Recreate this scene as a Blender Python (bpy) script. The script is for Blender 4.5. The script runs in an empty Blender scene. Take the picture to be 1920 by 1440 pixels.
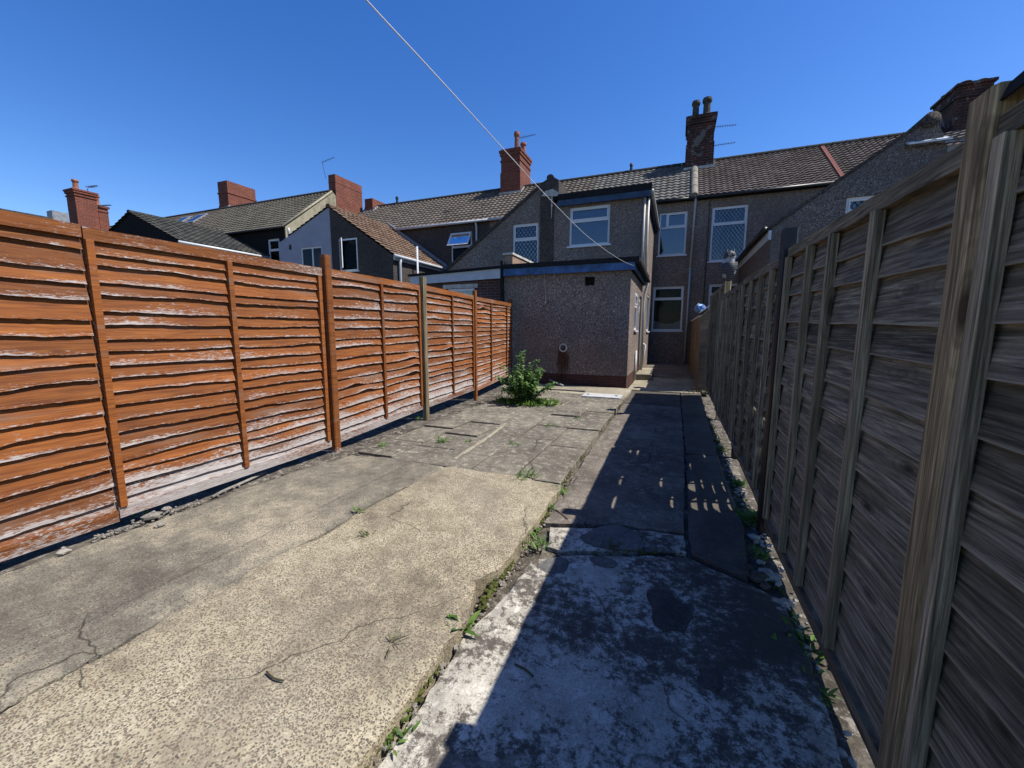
import bpy, bmesh, math, random
from mathutils import Vector, noise
R = math.radians
rng = random.Random(7)
S = bpy.context.scene
COL = S.collection

# ------------------------------------------------------------------ camera
F = 760.0
H = 1.4
def cam_axes(p, r, y):
    cy, sy = math.cos(y), math.sin(y)
    w = Vector((sy*math.cos(p), cy*math.cos(p), -math.sin(p)))
    a = Vector((cy, -sy, 0)); b = a.cross(w)
    return a*math.cos(r)+b*math.sin(r), b*math.cos(r)-a*math.sin(r), w
CA, CB, CW = cam_axes(R(7.6), R(.12), R(-21.85))
CAM = Vector((0, 0, H))
def P(x, y, X=None, Y=None, Z=None):
    """measured photo point -> place in the yard, on a plane of constant X, Y or Z"""
    d = CA*((x-960)/F) - CB*((y-720)/F) + CW
    if X is not None: t = X/d.x
    elif Y is not None: t = Y/d.y
    else: t = (Z-H)/d.z
    return CAM + d*t

cam = bpy.data.cameras.new('camera')
co = bpy.data.objects.new('camera', cam); COL.objects.link(co)
cam.sensor_width = 36; cam.lens = F/1920*36; cam.clip_end = 3000; cam.clip_start = .02
from mathutils import Matrix
m = Matrix.Identity(4)
for i in range(3):
    m[i][0] = CA[i]; m[i][1] = CB[i]; m[i][2] = -CW[i]; m[i][3] = CAM[i]
co.matrix_world = m
S.camera = co

# ------------------------------------------------------------------ light
SUN = Vector((1.40, .30, 2.10)).normalized()
el = math.asin(SUN.z); az = math.atan2(SUN.x, SUN.y)
ld = bpy.data.lights.new('sun', 'SUN'); ld.energy = 5.0; ld.angle = R(.5); ld.color = (1, .965, .90)
lo = bpy.data.objects.new('sun', ld); COL.objects.link(lo)
lo.rotation_euler = SUN.to_track_quat('Z', 'Y').to_euler()
W = bpy.data.worlds.new('World'); S.world = W; W.use_nodes = True
nt = W.node_tree
sky = nt.nodes.new('ShaderNodeTexSky'); sky.sky_type = 'NISHITA'; sky.sun_disc = False
sky.sun_elevation = el; sky.sun_rotation = az
sky.air_density = 1.0; sky.dust_density = .3; sky.ozone_density = 3.0; sky.altitude = 50
hs = nt.nodes.new('ShaderNodeHueSaturation'); hs.inputs['Saturation'].default_value = 1.33; hs.inputs['Hue'].default_value = .5135; hs.inputs['Value'].default_value = 1.
nt.links.new(sky.outputs[0], hs.inputs['Color']); nt.links.new(hs.outputs[0], nt.nodes['Background'].inputs[0])
nt.nodes['Background'].inputs[1].default_value = .118
S.view_settings.view_transform = 'Standard'; S.view_settings.look = 'None'
S.view_settings.exposure = .62; S.view_settings.gamma = 1
S.cycles.max_bounces = 6; S.cycles.diffuse_bounces = 4

# ------------------------------------------------------------------ shader helpers
class Mt:
    def __init__(s, name, rough=.9, spec=.25):
        s.m = bpy.data.materials.new(name); s.m.use_nodes = True
        s.t = s.m.node_tree; s.b = s.t.nodes['Principled BSDF']
        s.b.inputs['Roughness'].default_value = rough
        s.b.inputs['Specular IOR Level'].default_value = spec
        s.c = s.t.nodes.new('ShaderNodeTexCoord').outputs['Object']
    def n(s, k): return s.t.nodes.new(k)
    def l(s, a, b): s.t.links.new(a, b)
    def put(s, sock, v):
        if isinstance(v, (int, float)): sock.default_value = v
        elif isinstance(v, (tuple, list)): sock.default_value = (*v, 1) if len(v) == 3 and len(sock.default_value) == 4 else v
        else: s.l(v, sock)
    def vec(s, scale=(1, 1, 1), src=None, loc=(0, 0, 0)):
        n = s.n('ShaderNodeMapping'); n.inputs['Scale'].default_value = scale; n.inputs['Location'].default_value = loc
        s.l(src or s.c, n.inputs['Vector']); return n.outputs[0]
    def noise(s, scale, detail=4, rough=.55, vec=None, dist=0):
        n = s.n('ShaderNodeTexNoise'); n.inputs['Scale'].default_value = scale; n.inputs['Detail'].default_value = detail
        n.inputs['Roughness'].default_value = rough; n.inputs['Distortion'].default_value = dist
        s.l(vec or s.c, n.inputs['Vector']); return n.outputs['Fac']
    def voro(s, scale, out='Distance', feat='F1', vec=None, rand=1):
        n = s.n('ShaderNodeTexVoronoi'); n.feature = feat; n.inputs['Scale'].default_value = scale
        n.inputs['Randomness'].default_value = rand
        s.l(vec or s.c, n.inputs['Vector']); return n.outputs[out]
    def ramp(s, f, stops, interp='LINEAR'):
        n = s.n('ShaderNodeValToRGB'); e = n.color_ramp.elements; n.color_ramp.interpolation = interp
        while len(e) < len(stops): e.new(.5)
        for q, (p, c) in zip(e, stops):
            q.position = p; q.color = (c, c, c, 1) if isinstance(c, (int, float)) else (*c, 1)
        s.put(n.inputs[0], f); return n.outputs[0]
    def mix(s, f, a, b, mode='MIX'):
        n = s.n('ShaderNodeMix'); n.data_type = 'RGBA'; n.blend_type = mode
        s.put(n.inputs[0], f); s.put(n.inputs[6], a); s.put(n.inputs[7], b); return n.outputs[2]
    def math(s, op, a, b=0., clamp=False):
        n = s.n('ShaderNodeMath'); n.operation = op; n.use_clamp = clamp
        s.put(n.inputs[0], a); s.put(n.inputs[1], b); return n.outputs[0]
    def attr(s, name):
        n = s.n('ShaderNodeAttribute'); n.attribute_name = name; return n.outputs['Fac']
    def sep(s, src=None):
        n = s.n('ShaderNodeSeparateXYZ'); s.l(src or s.c, n.inputs[0]); return n.outputs
    def comb(s, x, y, z):
        n = s.n('ShaderNodeCombineXYZ')
        for i, v in enumerate((x, y, z)): s.put(n.inputs[i], v)
        return n.outputs[0]
    def col(s, v, k=.72): s.put(s.b.inputs['Base Color'], s.mix(1., v, (k, k, k), 'MULTIPLY') if k != 1 else v); return s
    def rough(s, v): s.put(s.b.inputs['Roughness'], v); return s
    def bump(s, h, strength=.5, dist=.01):
        n = s.n('ShaderNodeBump'); n.inputs['Strength'].default_value = strength; n.inputs['Distance'].default_value = dist
        s.put(n.inputs['Height'], h); s.l(n.outputs[0], s.b.inputs['Normal']); return s

def g(v): return (v, v, v)

def pebbledash(name, tint=(1, 1, 1), k=1., scale=58, dirt=.55):
    a = Mt(name, .95, .1)
    cell = a.sep(a.voro(scale, 'Color'))[0]
    t = lambda c: tuple(x*y*k for x, y in zip(c, tint))
    base = a.ramp(cell, [(0, t((.045, .04, .036))), (.3, t((.125, .109, .099))), (.65, t((.18, .158, .144))), (.9, t((.24, .21, .19))), (1, t((.44, .405, .375)))])
    big = a.noise(.7, 5, .6)
    c = a.mix(a.ramp(big, [(.38, 0.), (.62, dirt)]), base, t((.10, .092, .085)), 'MIX')
    warm = a.ramp(a.noise(1.6, 3, vec=a.vec((1, 1, .5), loc=(4, 7, 1))), [(.45, 0.), (.7, .5)])
    c = a.mix(warm, c, a.mix(1., c, (1.12, .93, .84), 'MULTIPLY'))
    a.col(c).bump(a.voro(scale), .8, .012)
    return a.m

def brick(name, c1, c2, mortar, sc=1., soot=0., patch=None):
    a = Mt(name, .92, .15)
    x, y, z = a.sep()[:3]
    n = a.n('ShaderNodeTexBrick'); n.inputs['Scale'].default_value = 1
    n.inputs['Brick Width'].default_value = .225*sc; n.inputs['Row Height'].default_value = .075*sc
    n.inputs['Mortar Size'].default_value = .008*sc; n.inputs['Mortar Smooth'].default_value = .2
    n.inputs['Bias'].default_value = -.1
    a.l(a.comb(a.math('ADD', x, y), z, 0.), n.inputs['Vector'])
    n.inputs['Color1'].default_value = (*c1, 1); n.inputs['Color2'].default_value = (*c2, 1); n.inputs['Mortar'].default_value = (*mortar, 1)
    c = a.mix(a.ramp(a.noise(9, 5, .65), [(.35, 0.), (.7, .55)]), n.outputs[0], tuple(v*.5 for v in c1))
    if soot: c = a.mix(a.ramp(a.noise(1.6, 5, .6), [(.35, 0.), (.6, soot)]), c, (.03, .026, .024))
    if patch: c = a.mix(a.ramp(a.noise(1.9, 4, .6, vec=a.vec(loc=(3, 1, 8))), [(.56, 0.), (.6, .9)]), c, patch)
    a.col(c).bump(a.math('ADD', a.math('MULTIPLY', n.outputs['Fac'], -1.), a.math('MULTIPLY', a.noise(60, 3), .6)), .6, .01)
    return a.m

def tiles(name, cols, k=1.):
    a = Mt(name, .9, .15)
    c = a.ramp(a.attr('rnd'), [(i/(len(cols)-1), tuple(v*k*.8 for v in q)) for i, q in enumerate(cols)])
    c = a.mix(a.ramp(a.noise(1.3, 6, .7), [(.42, 0.), (.7, .6)]), c, (.06, .055, .042))
    c = a.mix(a.ramp(a.noise(30, 3), [(.60, 0.), (.75, .45)]), c, (.27, .26, .22))
    a.col(c).bump(a.noise(50, 3), .3, .01); return a.m

def wood_orange():
    a = Mt('orange stained timber', .75, .25)
    x, y, z = a.sep()[:3]
    r = a.attr('rnd'); v = a.attr('vv'); wear = a.attr('wear')
    gv = a.comb(x, a.math('ADD', y, a.math('MULTIPLY', r, 31.)), z)
    grain = a.noise(1, 6, .65, vec=a.vec((3, 3.2, 70), gv), dist=.6)
    fine = a.noise(1, 4, .6, vec=a.vec((8, 9, 220), gv))
    c = a.ramp(grain, [(.25, (.10, .030, .009)), (.42, (.22, .067, .014)), (.6, (.335, .112, .022)), (.8, (.43, .168, .040))])
    c = a.mix(1., c, a.ramp(r, [(0, (.62, .60, .62)), (.5, (.92, .9, .9)), (1, (1.15, 1.1, 1.))]), 'MULTIPLY')
    c = a.mix(a.ramp(fine, [(.5, 0.), (.75, .35)]), c, (.15, .045, .012))
    kn = a.voro(1, vec=a.vec((1, 2.4, 9), gv))
    c = a.mix(a.ramp(kn, [(.04, .8), (.13, 0.)]), c, (.09, .028, .01))
    # grey weathered bands and white salt where the stain has peeled (near lower board edges and the foot of each panel)
    gry = a.noise(1, 4, .6, vec=a.vec((1, 1.1, 9), gv))
    c = a.mix(a.ramp(a.math('ADD', gry, a.math('MULTIPLY', wear, .16)), [(.58, 0.), (.72, .6)]), c, (.23, .15, .105))
    p1 = a.noise(1, 9, .78, vec=a.vec((22, 22, 120), gv), dist=.5)
    p2 = a.noise(1, 4, .5, vec=a.vec((1.2, 1.3, 7), gv))
    edge = a.math('MULTIPLY', a.math('POWER', a.math('SUBTRACT', 1., v), 5.), .12)
    m = a.math('ADD', a.math('ADD', a.math('MULTIPLY', p1, .66), a.math('MULTIPLY', p2, .34)), a.math('ADD', edge, a.math('MULTIPLY', wear, .135)))
    msk = a.ramp(m, [(.612, 0.), (.640, .7), (.73, .92)])
    c = a.mix(msk, c, a.ramp(fine, [(.3, (.30, .27, .25)), (.7, (.66, .63, .60))]))
    a.col(c).bump(a.math('ADD', grain, a.math('MULTIPLY', msk, .3)), .35, .006)
    return a.m

def wood_grey(name, k=1., warm=0., axis='y'):
    a = Mt(name, .85, .2)
    x, y, z = a.sep()[:3]
    r = a.attr('rnd')
    if axis == 'y':
        gv = a.comb(x, a.math('ADD', y, a.math('MULTIPLY', r, 37.)), a.math('ADD', z, a.math('MULTIPLY', r, 5.)))
        s1, s2, s3, s4 = (6, 3.2, 85), (14, 12, 260), (1, 2.6, 7), (1, 1.3, 16)
    else:
        gv = a.comb(x, y, a.math('ADD', z, a.math('MULTIPLY', r, 37.)))
        s1, s2, s3, s4 = (90, 90, 2.2), (260, 260, 6), (6, 6, 1.6), (9, 9, .8)
    grain = a.noise(1, 7, .7, vec=a.vec(s1, gv), dist=.35)
    fine = a.noise(1, 4, .6, vec=a.vec(s2, gv))
    w = lambda c: (c[0]*k*(1+.28*warm), c[1]*k*(1.03-.03*warm), c[2]*k*(.86-.36*warm))
    c = a.ramp(grain, [(.30, w((.022, .02, .018))), (.43, w((.075, .068, .062))), (.56, w((.17, .155, .142))), (.72, w((.34, .31, .285)))])
    c = a.mix(a.ramp(a.noise(1, 4, .6, vec=a.vec(s4, gv)), [(.45, 0.), (.66, .6)]), c, w((.06, .054, .048)))
    c = a.mix(a.ramp(fine, [(.5, 0.), (.75, .5)]), c, w((.06, .053, .047)))
    c = a.mix(1., c, a.ramp(r, [(0, .62), (.5, .95), (1, 1.2)]), 'MULTIPLY')
    kn = a.voro(1, vec=a.vec(s3, gv))
    c = a.mix(a.ramp(kn, [(.05, .95), (.15, 0.)]), c, w((.02, .017, .015)))
    ring = a.math('SINE', a.math('MULTIPLY', kn, 55.))
    c = a.mix(a.math('MULTIPLY', a.ramp(kn, [(.1, .8), (.42, 0.)]), a.ramp(ring, [(.3, 0.), (.9, .6)])), c, w((.035, .03, .027)))
    v_ = a.attr('vv')
    c = a.mix(a.ramp(v_, [(.0, .65), (.05, 0.)]), c, w((.30, .27, .25)))
    a.col(c).bump(a.math('ADD', grain, a.math('MULTIPLY', fine, .5)), .8, .008)
    return a.m

def concrete(name, c0, c1, c2, sc=1., spots=None, pale=None, rough=.95, stain=None, crk=0.):
    """c0 dark, c1 mid, c2 light cement; spots=(scale, threshold, colour) shows pebbles in the surface"""
    a = Mt(name, rough, .15)
    big = a.noise(.9*sc, 6, .62)
    med = a.noise(7*sc, 6, .65)
    f = a.math('ADD', a.math('MULTIPLY', big, .6), a.math('MULTIPLY', med, .4))
    c = a.ramp(f, [(.39, c0), (.5, c1), (.61, c2)])
    c = a.mix(a.ramp(a.noise(110, 5, .8), [(.44, 0.), (.62, .65)]), c, tuple(v*.38 for v in c1))
    c = a.mix(a.ramp(a.noise(70, 5, .8, vec=a.vec(loc=(2, 9, 4))), [(.56, 0.), (.68, .5)]), c, tuple(min(1, v*1.5) for v in c2))
    h = a.math('ADD', a.math('MULTIPLY', med, .5), a.math('MULTIPLY', a.noise(90, 4, .7), .5))
    if pale:
        c = a.mix(a.ramp(a.noise(11, 6, .75, vec=a.vec(loc=(5, 2, 0))), [(.53, 0.), (.62, .8)]), c, pale)
    if spots:
        sc_, th, scol = spots
        d = a.voro(sc_, vec=a.vec(src=a.c)); cc = a.sep(a.voro(sc_, 'Color'))
        keep = a.ramp(a.math('ADD', cc[0], a.math('MULTIPLY', a.noise(1.7, 4), .9)), [(.78, 0.), (.86, 1.)])
        msk = a.math('MULTIPLY', a.ramp(a.math('SUBTRACT', d, a.math('MULTIPLY', cc[2], .2)), [(th-.04, 1.), (th+.05, 0.)]), keep)
        pc = a.ramp(cc[1], [(0, scol), (.5, tuple(v*1.8 for v in scol)), (1, (scol[0]*3.3, scol[1]*2.4, scol[2]*1.9))])
        c = a.mix(a.math('MULTIPLY', msk, .9), c, pc)
        h = a.math('SUBTRACT', h, a.math('MULTIPLY', msk, 1.2))
    if stain:
        s = a.math('ADD', a.math('MULTIPLY', a.noise(1.25, 4, .6, vec=a.vec(loc=(9, 3, 0)), dist=.4), .42), a.math('MULTIPLY', a.noise(20, 9, .85), .58))
        c = a.mix(a.ramp(s, stain[0]), c, stain[1])
        s2 = a.noise(3.1, 3, .5, vec=a.vec(loc=(1, 8, 0)), dist=.7)
        if stain[2]: c = a.mix(a.ramp(s2, [(.66, 0.), (.675, .75), (.72, .55)]), c, (.20, .178, .148))
    if crk:
        wv = a.n('ShaderNodeVectorMath'); wv.operation = 'ADD'
        dn = a.n('ShaderNodeTexNoise'); dn.inputs['Scale'].default_value = 5; dn.inputs['Detail'].default_value = 6; a.l(a.c, dn.inputs['Vector'])
        ds = a.n('ShaderNodeVectorMath'); ds.operation = 'SCALE'; ds.inputs['Scale'].default_value = .16; a.l(dn.outputs['Color'], ds.inputs[0])
        a.l(a.c, wv.inputs[0]); a.l(ds.outputs[0], wv.inputs[1])
        ed = a.voro(crk, feat='DISTANCE_TO_EDGE', vec=wv.outputs[0])
        k = a.math('MULTIPLY', a.ramp(ed, [(.0008, .8), (.0035, 0.)]), a.ramp(a.noise(1.6, 3, vec=a.vec(loc=(6, 1, 2))), [(.47, 0.), (.56, 1.)]))
        c = a.mix(k, c, tuple(v*.35 for v in c0)); h = a.math('SUBTRACT', h, a.math('MULTIPLY', k, 2.))
    a.col(c).bump(h, .55, .008)
    return a.m

def plain(name, c, rough=.6, spec=.3, var=.25, sc=8, metal=0, k=.72):
    a = Mt(name, rough, spec)
    f = a.noise(sc, 5, .6)
    a.col(a.ramp(f, [(.3, tuple(v*(1-var) for v in c)), (.7, tuple(min(1, v*(1+var*.5)) for v in c))]), k)
    a.b.inputs['Metallic'].default_value = metal
    a.bump(a.noise(sc*6, 3), .15, .004)
    return a.m

def glass(name, tint=(.35, .4, .45), refl=.5):
    a = Mt(name)
    t = a.n('ShaderNodeBsdfTransparent'); t.inputs[0].default_value = (*tint, 1)
    gl = a.n('ShaderNodeBsdfGlossy'); gl.inputs['Roughness'].default_value = .03; gl.inputs[0].default_value = (.9, .95, 1, 1)
    mx = a.n('ShaderNodeMixShader'); fr = a.n('ShaderNodeLayerWeight'); fr.inputs[0].default_value = refl
    a.l(fr.outputs['Fresnel'], mx.inputs[0]); a.l(t.outputs[0], mx.inputs[1]); a.l(gl.outputs[0], mx.inputs[2])
    a.l(mx.outputs[0], a.t.nodes['Material Output'].inputs[0])
    return a.m

def leafmat(name, c0, c1, c2):
    a = Mt(name, .55, .35)
    c = a.ramp(a.attr('rnd'), [(0, c0), (.5, c1), (1, c2)])
    a.col(c); a.b.inputs['Subsurface Weight'].default_value = 0
    tr = a.n('ShaderNodeBsdfTranslucent'); a.l(c, tr.inputs[0])
    mx = a.n('ShaderNodeMixShader'); mx.inputs[0].default_value = .3
    a.l(a.b.outputs[0], mx.inputs[1]); a.l(tr.outputs[0], mx.inputs[2]); a.l(mx.outputs[0], a.t.nodes['Material Output'].inputs[0])
    return a.m

# ------------------------------------------------------------------ mesh helpers
class MB:
    def __init__(s): s.v = []; s.f = []; s.fr = []; s.pv = {}; s.k = 0.
    def add(s, vs, fs, rnd=None, vv=None, wear=None):
        o = len(s.v); s.v += [tuple(p) for p in vs]
        for f in fs: s.f.append([i+o for i in f]); s.fr.append(s.k if rnd is None else rnd)
        for nm, L in (('vv', vv), ('wear', wear)):
            if L is not None:
                for i, q in enumerate(L): s.pv.setdefault(nm, {})[o+i] = q
        return s
    def hexa(s, c, **k):   # 8 corners: bottom 4 ccw, top 4 ccw
        return s.add(c, [(3, 2, 1, 0), (4, 5, 6, 7), (0, 1, 5, 4), (1, 2, 6, 5), (2, 3, 7, 6), (3, 0, 4, 7)], **k)
    def box(s, x0, x1, y0, y1, z0, z1, **k):
        x0, x1 = min(x0, x1), max(x0, x1); y0, y1 = min(y0, y1), max(y0, y1)
        return s.hexa([(x0, y0, z0), (x1, y0, z0), (x1, y1, z0), (x0, y1, z0), (x0, y0, z1), (x1, y0, z1), (x1, y1, z1), (x0, y1, z1)], **k)
    def prism(s, poly, a, b, axis='y'):
        """extrude a 2-d outline: axis y -> (x,z), x -> (y,z), z -> (x,y)"""
        n = len(poly)
        mk = {'y': lambda p, t: (p[0], t, p[1]), 'x': lambda p, t: (t, p[0], p[1]), 'z': lambda p, t: (p[0], p[1], t)}[axis]
        vs = [mk(p, a) for p in poly]+[mk(p, b) for p in poly]
        return s.add(vs, [tuple(range(n-1, -1, -1)), tuple(range(n, 2*n))]+[(i, (i+1) % n, n+(i+1) % n, n+i) for i in range(n)])
    def tube(s, pts, r, n=8, cap=True, **k):
        pts = [Vector(p) for p in pts]; rs = r if isinstance(r, (list, tuple)) else [r]*len(pts)
        vs = []; fs = []
        for i, p in enumerate(pts):
            d = (pts[min(i+1, len(pts)-1)]-pts[max(i-1, 0)]).normalized()
            u = d.cross(Vector((0, 0, 1)) if abs(d.z) < .9 else Vector((1, 0, 0))).normalized(); w = d.cross(u)
            for j in range(n):
                q = 2*math.pi*j/n; vs.append(p+(u*math.cos(q)+w*math.sin(q))*rs[i])
        for i in range(len(pts)-1):
            for j in range(n): fs.append((i*n+j, i*n+(j+1) % n, (i+1)*n+(j+1) % n, (i+1)*n+j))
        if cap: fs += [tuple(range(n-1, -1, -1)), tuple(range((len(pts)-1)*n, len(pts)*n))]
        return s.add(vs, fs, **k)
    def lathe(s, prof, c, n=14, sx=1, sy=1):
        vs = []; fs = []
        for r, z in prof:
            for j in range(n):
                q = 2*math.pi*j/n; vs.append((c[0]+r*math.cos(q)*sx, c[1]+r*math.sin(q)*sy, c[2]+z))
        for i in range(len(prof)-1):
            for j in range(n): fs.append((i*n+j, i*n+(j+1) % n, (i+1)*n+(j+1) % n, (i+1)*n+j))
        fs += [tuple(range(n-1, -1, -1)), tuple(range((len(prof)-1)*n, len(prof)*n))]
        return s.add(vs, fs)
    def build(s, name, mat, parent=None, smooth=False, bevel=0, fix=False):
        me = bpy.data.meshes.new(name); me.from_pydata(s.v, [], s.f)
        a = me.attributes.new('rnd', 'FLOAT', 'FACE')
        for i, q in enumerate(s.fr): a.data[i].value = q
        for nm, D in s.pv.items():
            a = me.attributes.new(nm, 'FLOAT', 'POINT')
            for i, q in D.items(): a.data[i].value = q
        if fix:
            bm = bmesh.new(); bm.from_mesh(me); bmesh.ops.recalc_face_normals(bm, faces=bm.faces); bm.to_mesh(me); bm.free()
        me.materials.append(mat)
        if smooth: me.polygons.foreach_set('use_smooth', [True]*len(me.polygons))
        o = bpy.data.objects.new(name, me); COL.objects.link(o)
        if parent:
            o.parent = parent
            if parent.type == 'EMPTY': o.location = -parent.location
        if bevel:
            b = o.modifiers.new('bevel', 'BEVEL'); b.width = bevel; b.segments = 2; b.limit_method = 'ANGLE'
        return o

def thing(name, label, cat, loc=(0, 0, 0), group=None):
    o = bpy.data.objects.new(name, None); COL.objects.link(o); o.location = loc; o.empty_display_size = .2
    o['label'] = label; o['category'] = cat
    if group: o['group'] = group
    return o
def tag(o, label, cat, group=None, kind=None):
    o['label'] = label; o['category'] = cat
    if group: o['group'] = group
    if kind: o['kind'] = kind
    return o
def struct(o, label=None):
    o['kind'] = 'structure'
    if label: o['label'] = label
    return o
def cut(o, boxes):
    """sink window and door openings into a wall"""
    if not boxes: return
    mb = MB()
    for b in boxes: mb.box(*b)
    c = mb.build('cutter', MAT['dark'])
    md = o.modifiers.new('openings', 'BOOLEAN'); md.operation = 'DIFFERENCE'; md.object = c; md.solver = 'EXACT'
    dg = bpy.context.evaluated_depsgraph_get(); dg.update()
    me = bpy.data.meshes.new_from_object(o.evaluated_get(dg))
    o.modifiers.clear(); old = o.data; o.data = me; bpy.data.meshes.remove(old)
    cm = c.data; bpy.data.objects.remove(c); bpy.data.meshes.remove(cm)

def nz(x, y=0., z=0.): return noise.noise(Vector((x, y, z)))

# ------------------------------------------------------------------ materials
MAT = {}
MAT['dark'] = plain('dark recess', (.012, .012, .013), .9, .1)
MAT['peb_own'] = pebbledash('grey brown pebbledash', (1.03, .95, .88), 1.58)
MAT['peb_house'] = pebbledash('worn brown pebbledash', (1.03, .94, .85), 1.55, 54, .5)
MAT['peb_grey'] = pebbledash('blue grey pebbledash', (.97, .97, .98), 1.2, 56, .5)
MAT['peb_dark'] = pebbledash('charcoal pebbledash', (.95, .95, .95), .6, 50)
MAT['peb_far'] = pebbledash('dull brown pebbledash', (1.0, .95, .88), .75, 45)
MAT['render_white'] = plain('pale lilac grey render', (.40, .41, .47), .85, .15, .12, 2)
MAT['render_buff'] = concrete('lichen buff render', (.22, .20, .13), (.40, .36, .25), (.50, .45, .33), .6)
MAT['render_black'] = plain('near black render', (.022, .021, .02), .95, .1)
MAT['verge'] = plain('mossy beige verge tile', (.30, .275, .225), .9, .15, .4, 5)
MAT['brick_red'] = brick('red chimney brick', (.30, .075, .042), (.20, .05, .032), (.30, .24, .19), 1.25, .25)
MAT['brick_soot'] = brick('sooty chimney brick', (.14, .045, .034), (.075, .03, .026), (.20, .17, .14), 1.4, .75, (.19, .175, .15))
MAT['brick_yard'] = brick('purple red garage brick', (.17, .075, .06), (.11, .05, .045), (.24, .22, .2), 1., .3)
MAT['brick_plinth'] = brick('dark red plinth brick', (.15, .06, .045), (.10, .045, .035), (.12, .10, .09), 1., .3)
MAT['brick_buff'] = brick('orange buff garden brick', (.44, .29, .16), (.22, .135, .08), (.28, .235, .18), 1., .6)
MAT['tile_grey'] = tiles('grey concrete tile', [(.19, .18, .16), (.235, .22, .20), (.28, .265, .24)])
MAT['tile_red'] = tiles('dark plum tile', [(.13, .095, .085), (.175, .135, .12), (.22, .18, .165)])
MAT['tile_mixed'] = tiles('mixed brown tile', [(.16, .135, .11), (.20, .165, .135), (.23, .20, .165), (.21, .155, .125)])
MAT['tile_olive'] = tiles('olive grey tile', [(.15, .135, .10), (.185, .17, .13), (.22, .20, .155)])
MAT['tile_brown'] = tiles('warm brown tile', [(.20, .12, .075), (.28, .175, .115), (.36, .24, .165)])
MAT['tile_slate'] = tiles('dark moss tile', [(.06, .06, .055), (.10, .098, .09), (.15, .145, .125)])
MAT['wood_orange'] = wood_orange()
MAT['post_orange'] = plain('orange stained post timber', (.33, .115, .022), .7, .25, .45, 5)
MAT['post_pale'] = wood_grey('pale bare post timber', 2.4, .6, 'z')
MAT['rail_worn'] = None
MAT['wood_grey'] = wood_grey('weathered grey brown board', 1.9, .18)
MAT['batten_grey'] = wood_grey('weathered batten timber', 2.8, .4, 'z')
MAT['rail_grey'] = wood_grey('weathered rail timber', 1.9, .38)
MAT['post_brown'] = wood_grey('planed brown post timber', 3.4, .75, 'z')
MAT['black'] = plain('black plastic', (.012, .012, .013), .45, .4, .3, 12)
MAT['felt'] = plain('black roofing felt', (.022, .022, .024), .9, .15, .4, 10)
MAT['blue'] = plain('faded blue paint', (.055, .14, .32), .65, .3, .55, 5)
MAT['blue_grey'] = plain('dull slate blue paint', (.045, .09, .17), .7, .3, .5, 4)
MAT['upvc'] = plain('white plastic frame', (.78, .79, .80), .35, .5, .05, 3)
MAT['fascia'] = plain('white fascia board', (.58, .60, .64), .5, .4, .18, 4)
MAT['pipe'] = plain('off white pipe', (.55, .53, .49), .45, .4, .2, 6)
MAT['lead'] = plain('weathered lead', (.30, .31, .33), .5, .4, .4, 6)
MAT['mortar'] = plain('pale mortar', (.60, .57, .51), .9, .15, .35, 7)
MAT['terracotta'] = plain('terracotta clay', (.36, .15, .09), .85, .2, .4, 8)
MAT['pot_grey'] = plain('sooty clay pot', (.10, .095, .075), .9, .15, .6, 9)
MAT['metal'] = plain('dull aerial metal', (.10, .10, .105), .5, .5, .3, 9, .6)
MAT['glass'] = glass('window glass', (.55, .58, .62), .48)
MAT['glass_dark'] = glass('dim window glass', (.6, .62, .63), .14)
MAT['net'] = plain('grey net curtain', (.40, .44, .50), .9, .1, .2, 7)
MAT['curtain'] = plain('white net curtain', (.8, .81, .84), .9, .1, .1, 9, k=1)
MAT['leading'] = plain('window leading', (.05, .05, .055), .5, .3)
MAT['slab_cream'] = concrete('cream exposed aggregate concrete', (.22, .185, .13), (.47, .405, .275), (.62, .545, .385), 1., (125, .37, (.075, .062, .05)), stain=([(.48, 0.), (.60, .6)], (.21, .18, .14), 0), crk=.75)
MAT['slab_grey'] = concrete('grey smooth worn concrete', (.125, .112, .09), (.245, .22, .17), (.48, .415, .295), 1.0, (110, .26, (.07, .06, .05)), crk=.6)
MAT['paving'] = concrete('mottled paving slab concrete', (.115, .102, .082), (.215, .193, .152), (.38, .335, .255), 1.2, (120, .28, (.07, .06, .05)), (.46, .42, .34), crk=.5)
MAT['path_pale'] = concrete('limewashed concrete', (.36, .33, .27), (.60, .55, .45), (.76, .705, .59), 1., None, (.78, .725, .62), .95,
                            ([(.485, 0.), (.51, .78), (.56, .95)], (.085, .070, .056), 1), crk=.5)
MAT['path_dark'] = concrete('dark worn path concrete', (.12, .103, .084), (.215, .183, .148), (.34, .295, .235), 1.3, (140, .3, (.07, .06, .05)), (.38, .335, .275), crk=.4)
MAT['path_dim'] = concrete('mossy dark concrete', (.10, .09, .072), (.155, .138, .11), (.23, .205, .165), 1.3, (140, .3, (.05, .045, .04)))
MAT['apron'] = concrete('sandy worn concrete', (.24, .20, .14), (.38, .33, .24), (.50, .45, .34), 1.4)
MAT['soil'] = concrete('dry dirt and grit', (.05, .042, .032), (.11, .093, .07), (.22, .19, .145), 3., None, (.34, .30, .25))
MAT['stone'] = concrete('broken concrete stone', (.18, .165, .14), (.30, .27, .23), (.46, .42, .36), 4.)
MAT['pale_stone'] = plain('white limestone chip', (.44, .41, .35), .9, .15, .3, 14)
MAT['moss'] = plain('olive moss', (.10, .11, .03), .95, .1, .7, 30)
MAT['leaf'] = leafmat('glossy bush leaf', (.075, .17, .04), (.16, .30, .075), (.30, .44, .15))
MAT['weed'] = leafmat('bright weed leaf', (.06, .13, .018), (.11, .22, .03), (.19, .31, .06))
MAT['dry'] = leafmat('dry grass blade', (.10, .085, .035), (.17, .15, .06), (.14, .20, .05))
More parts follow.
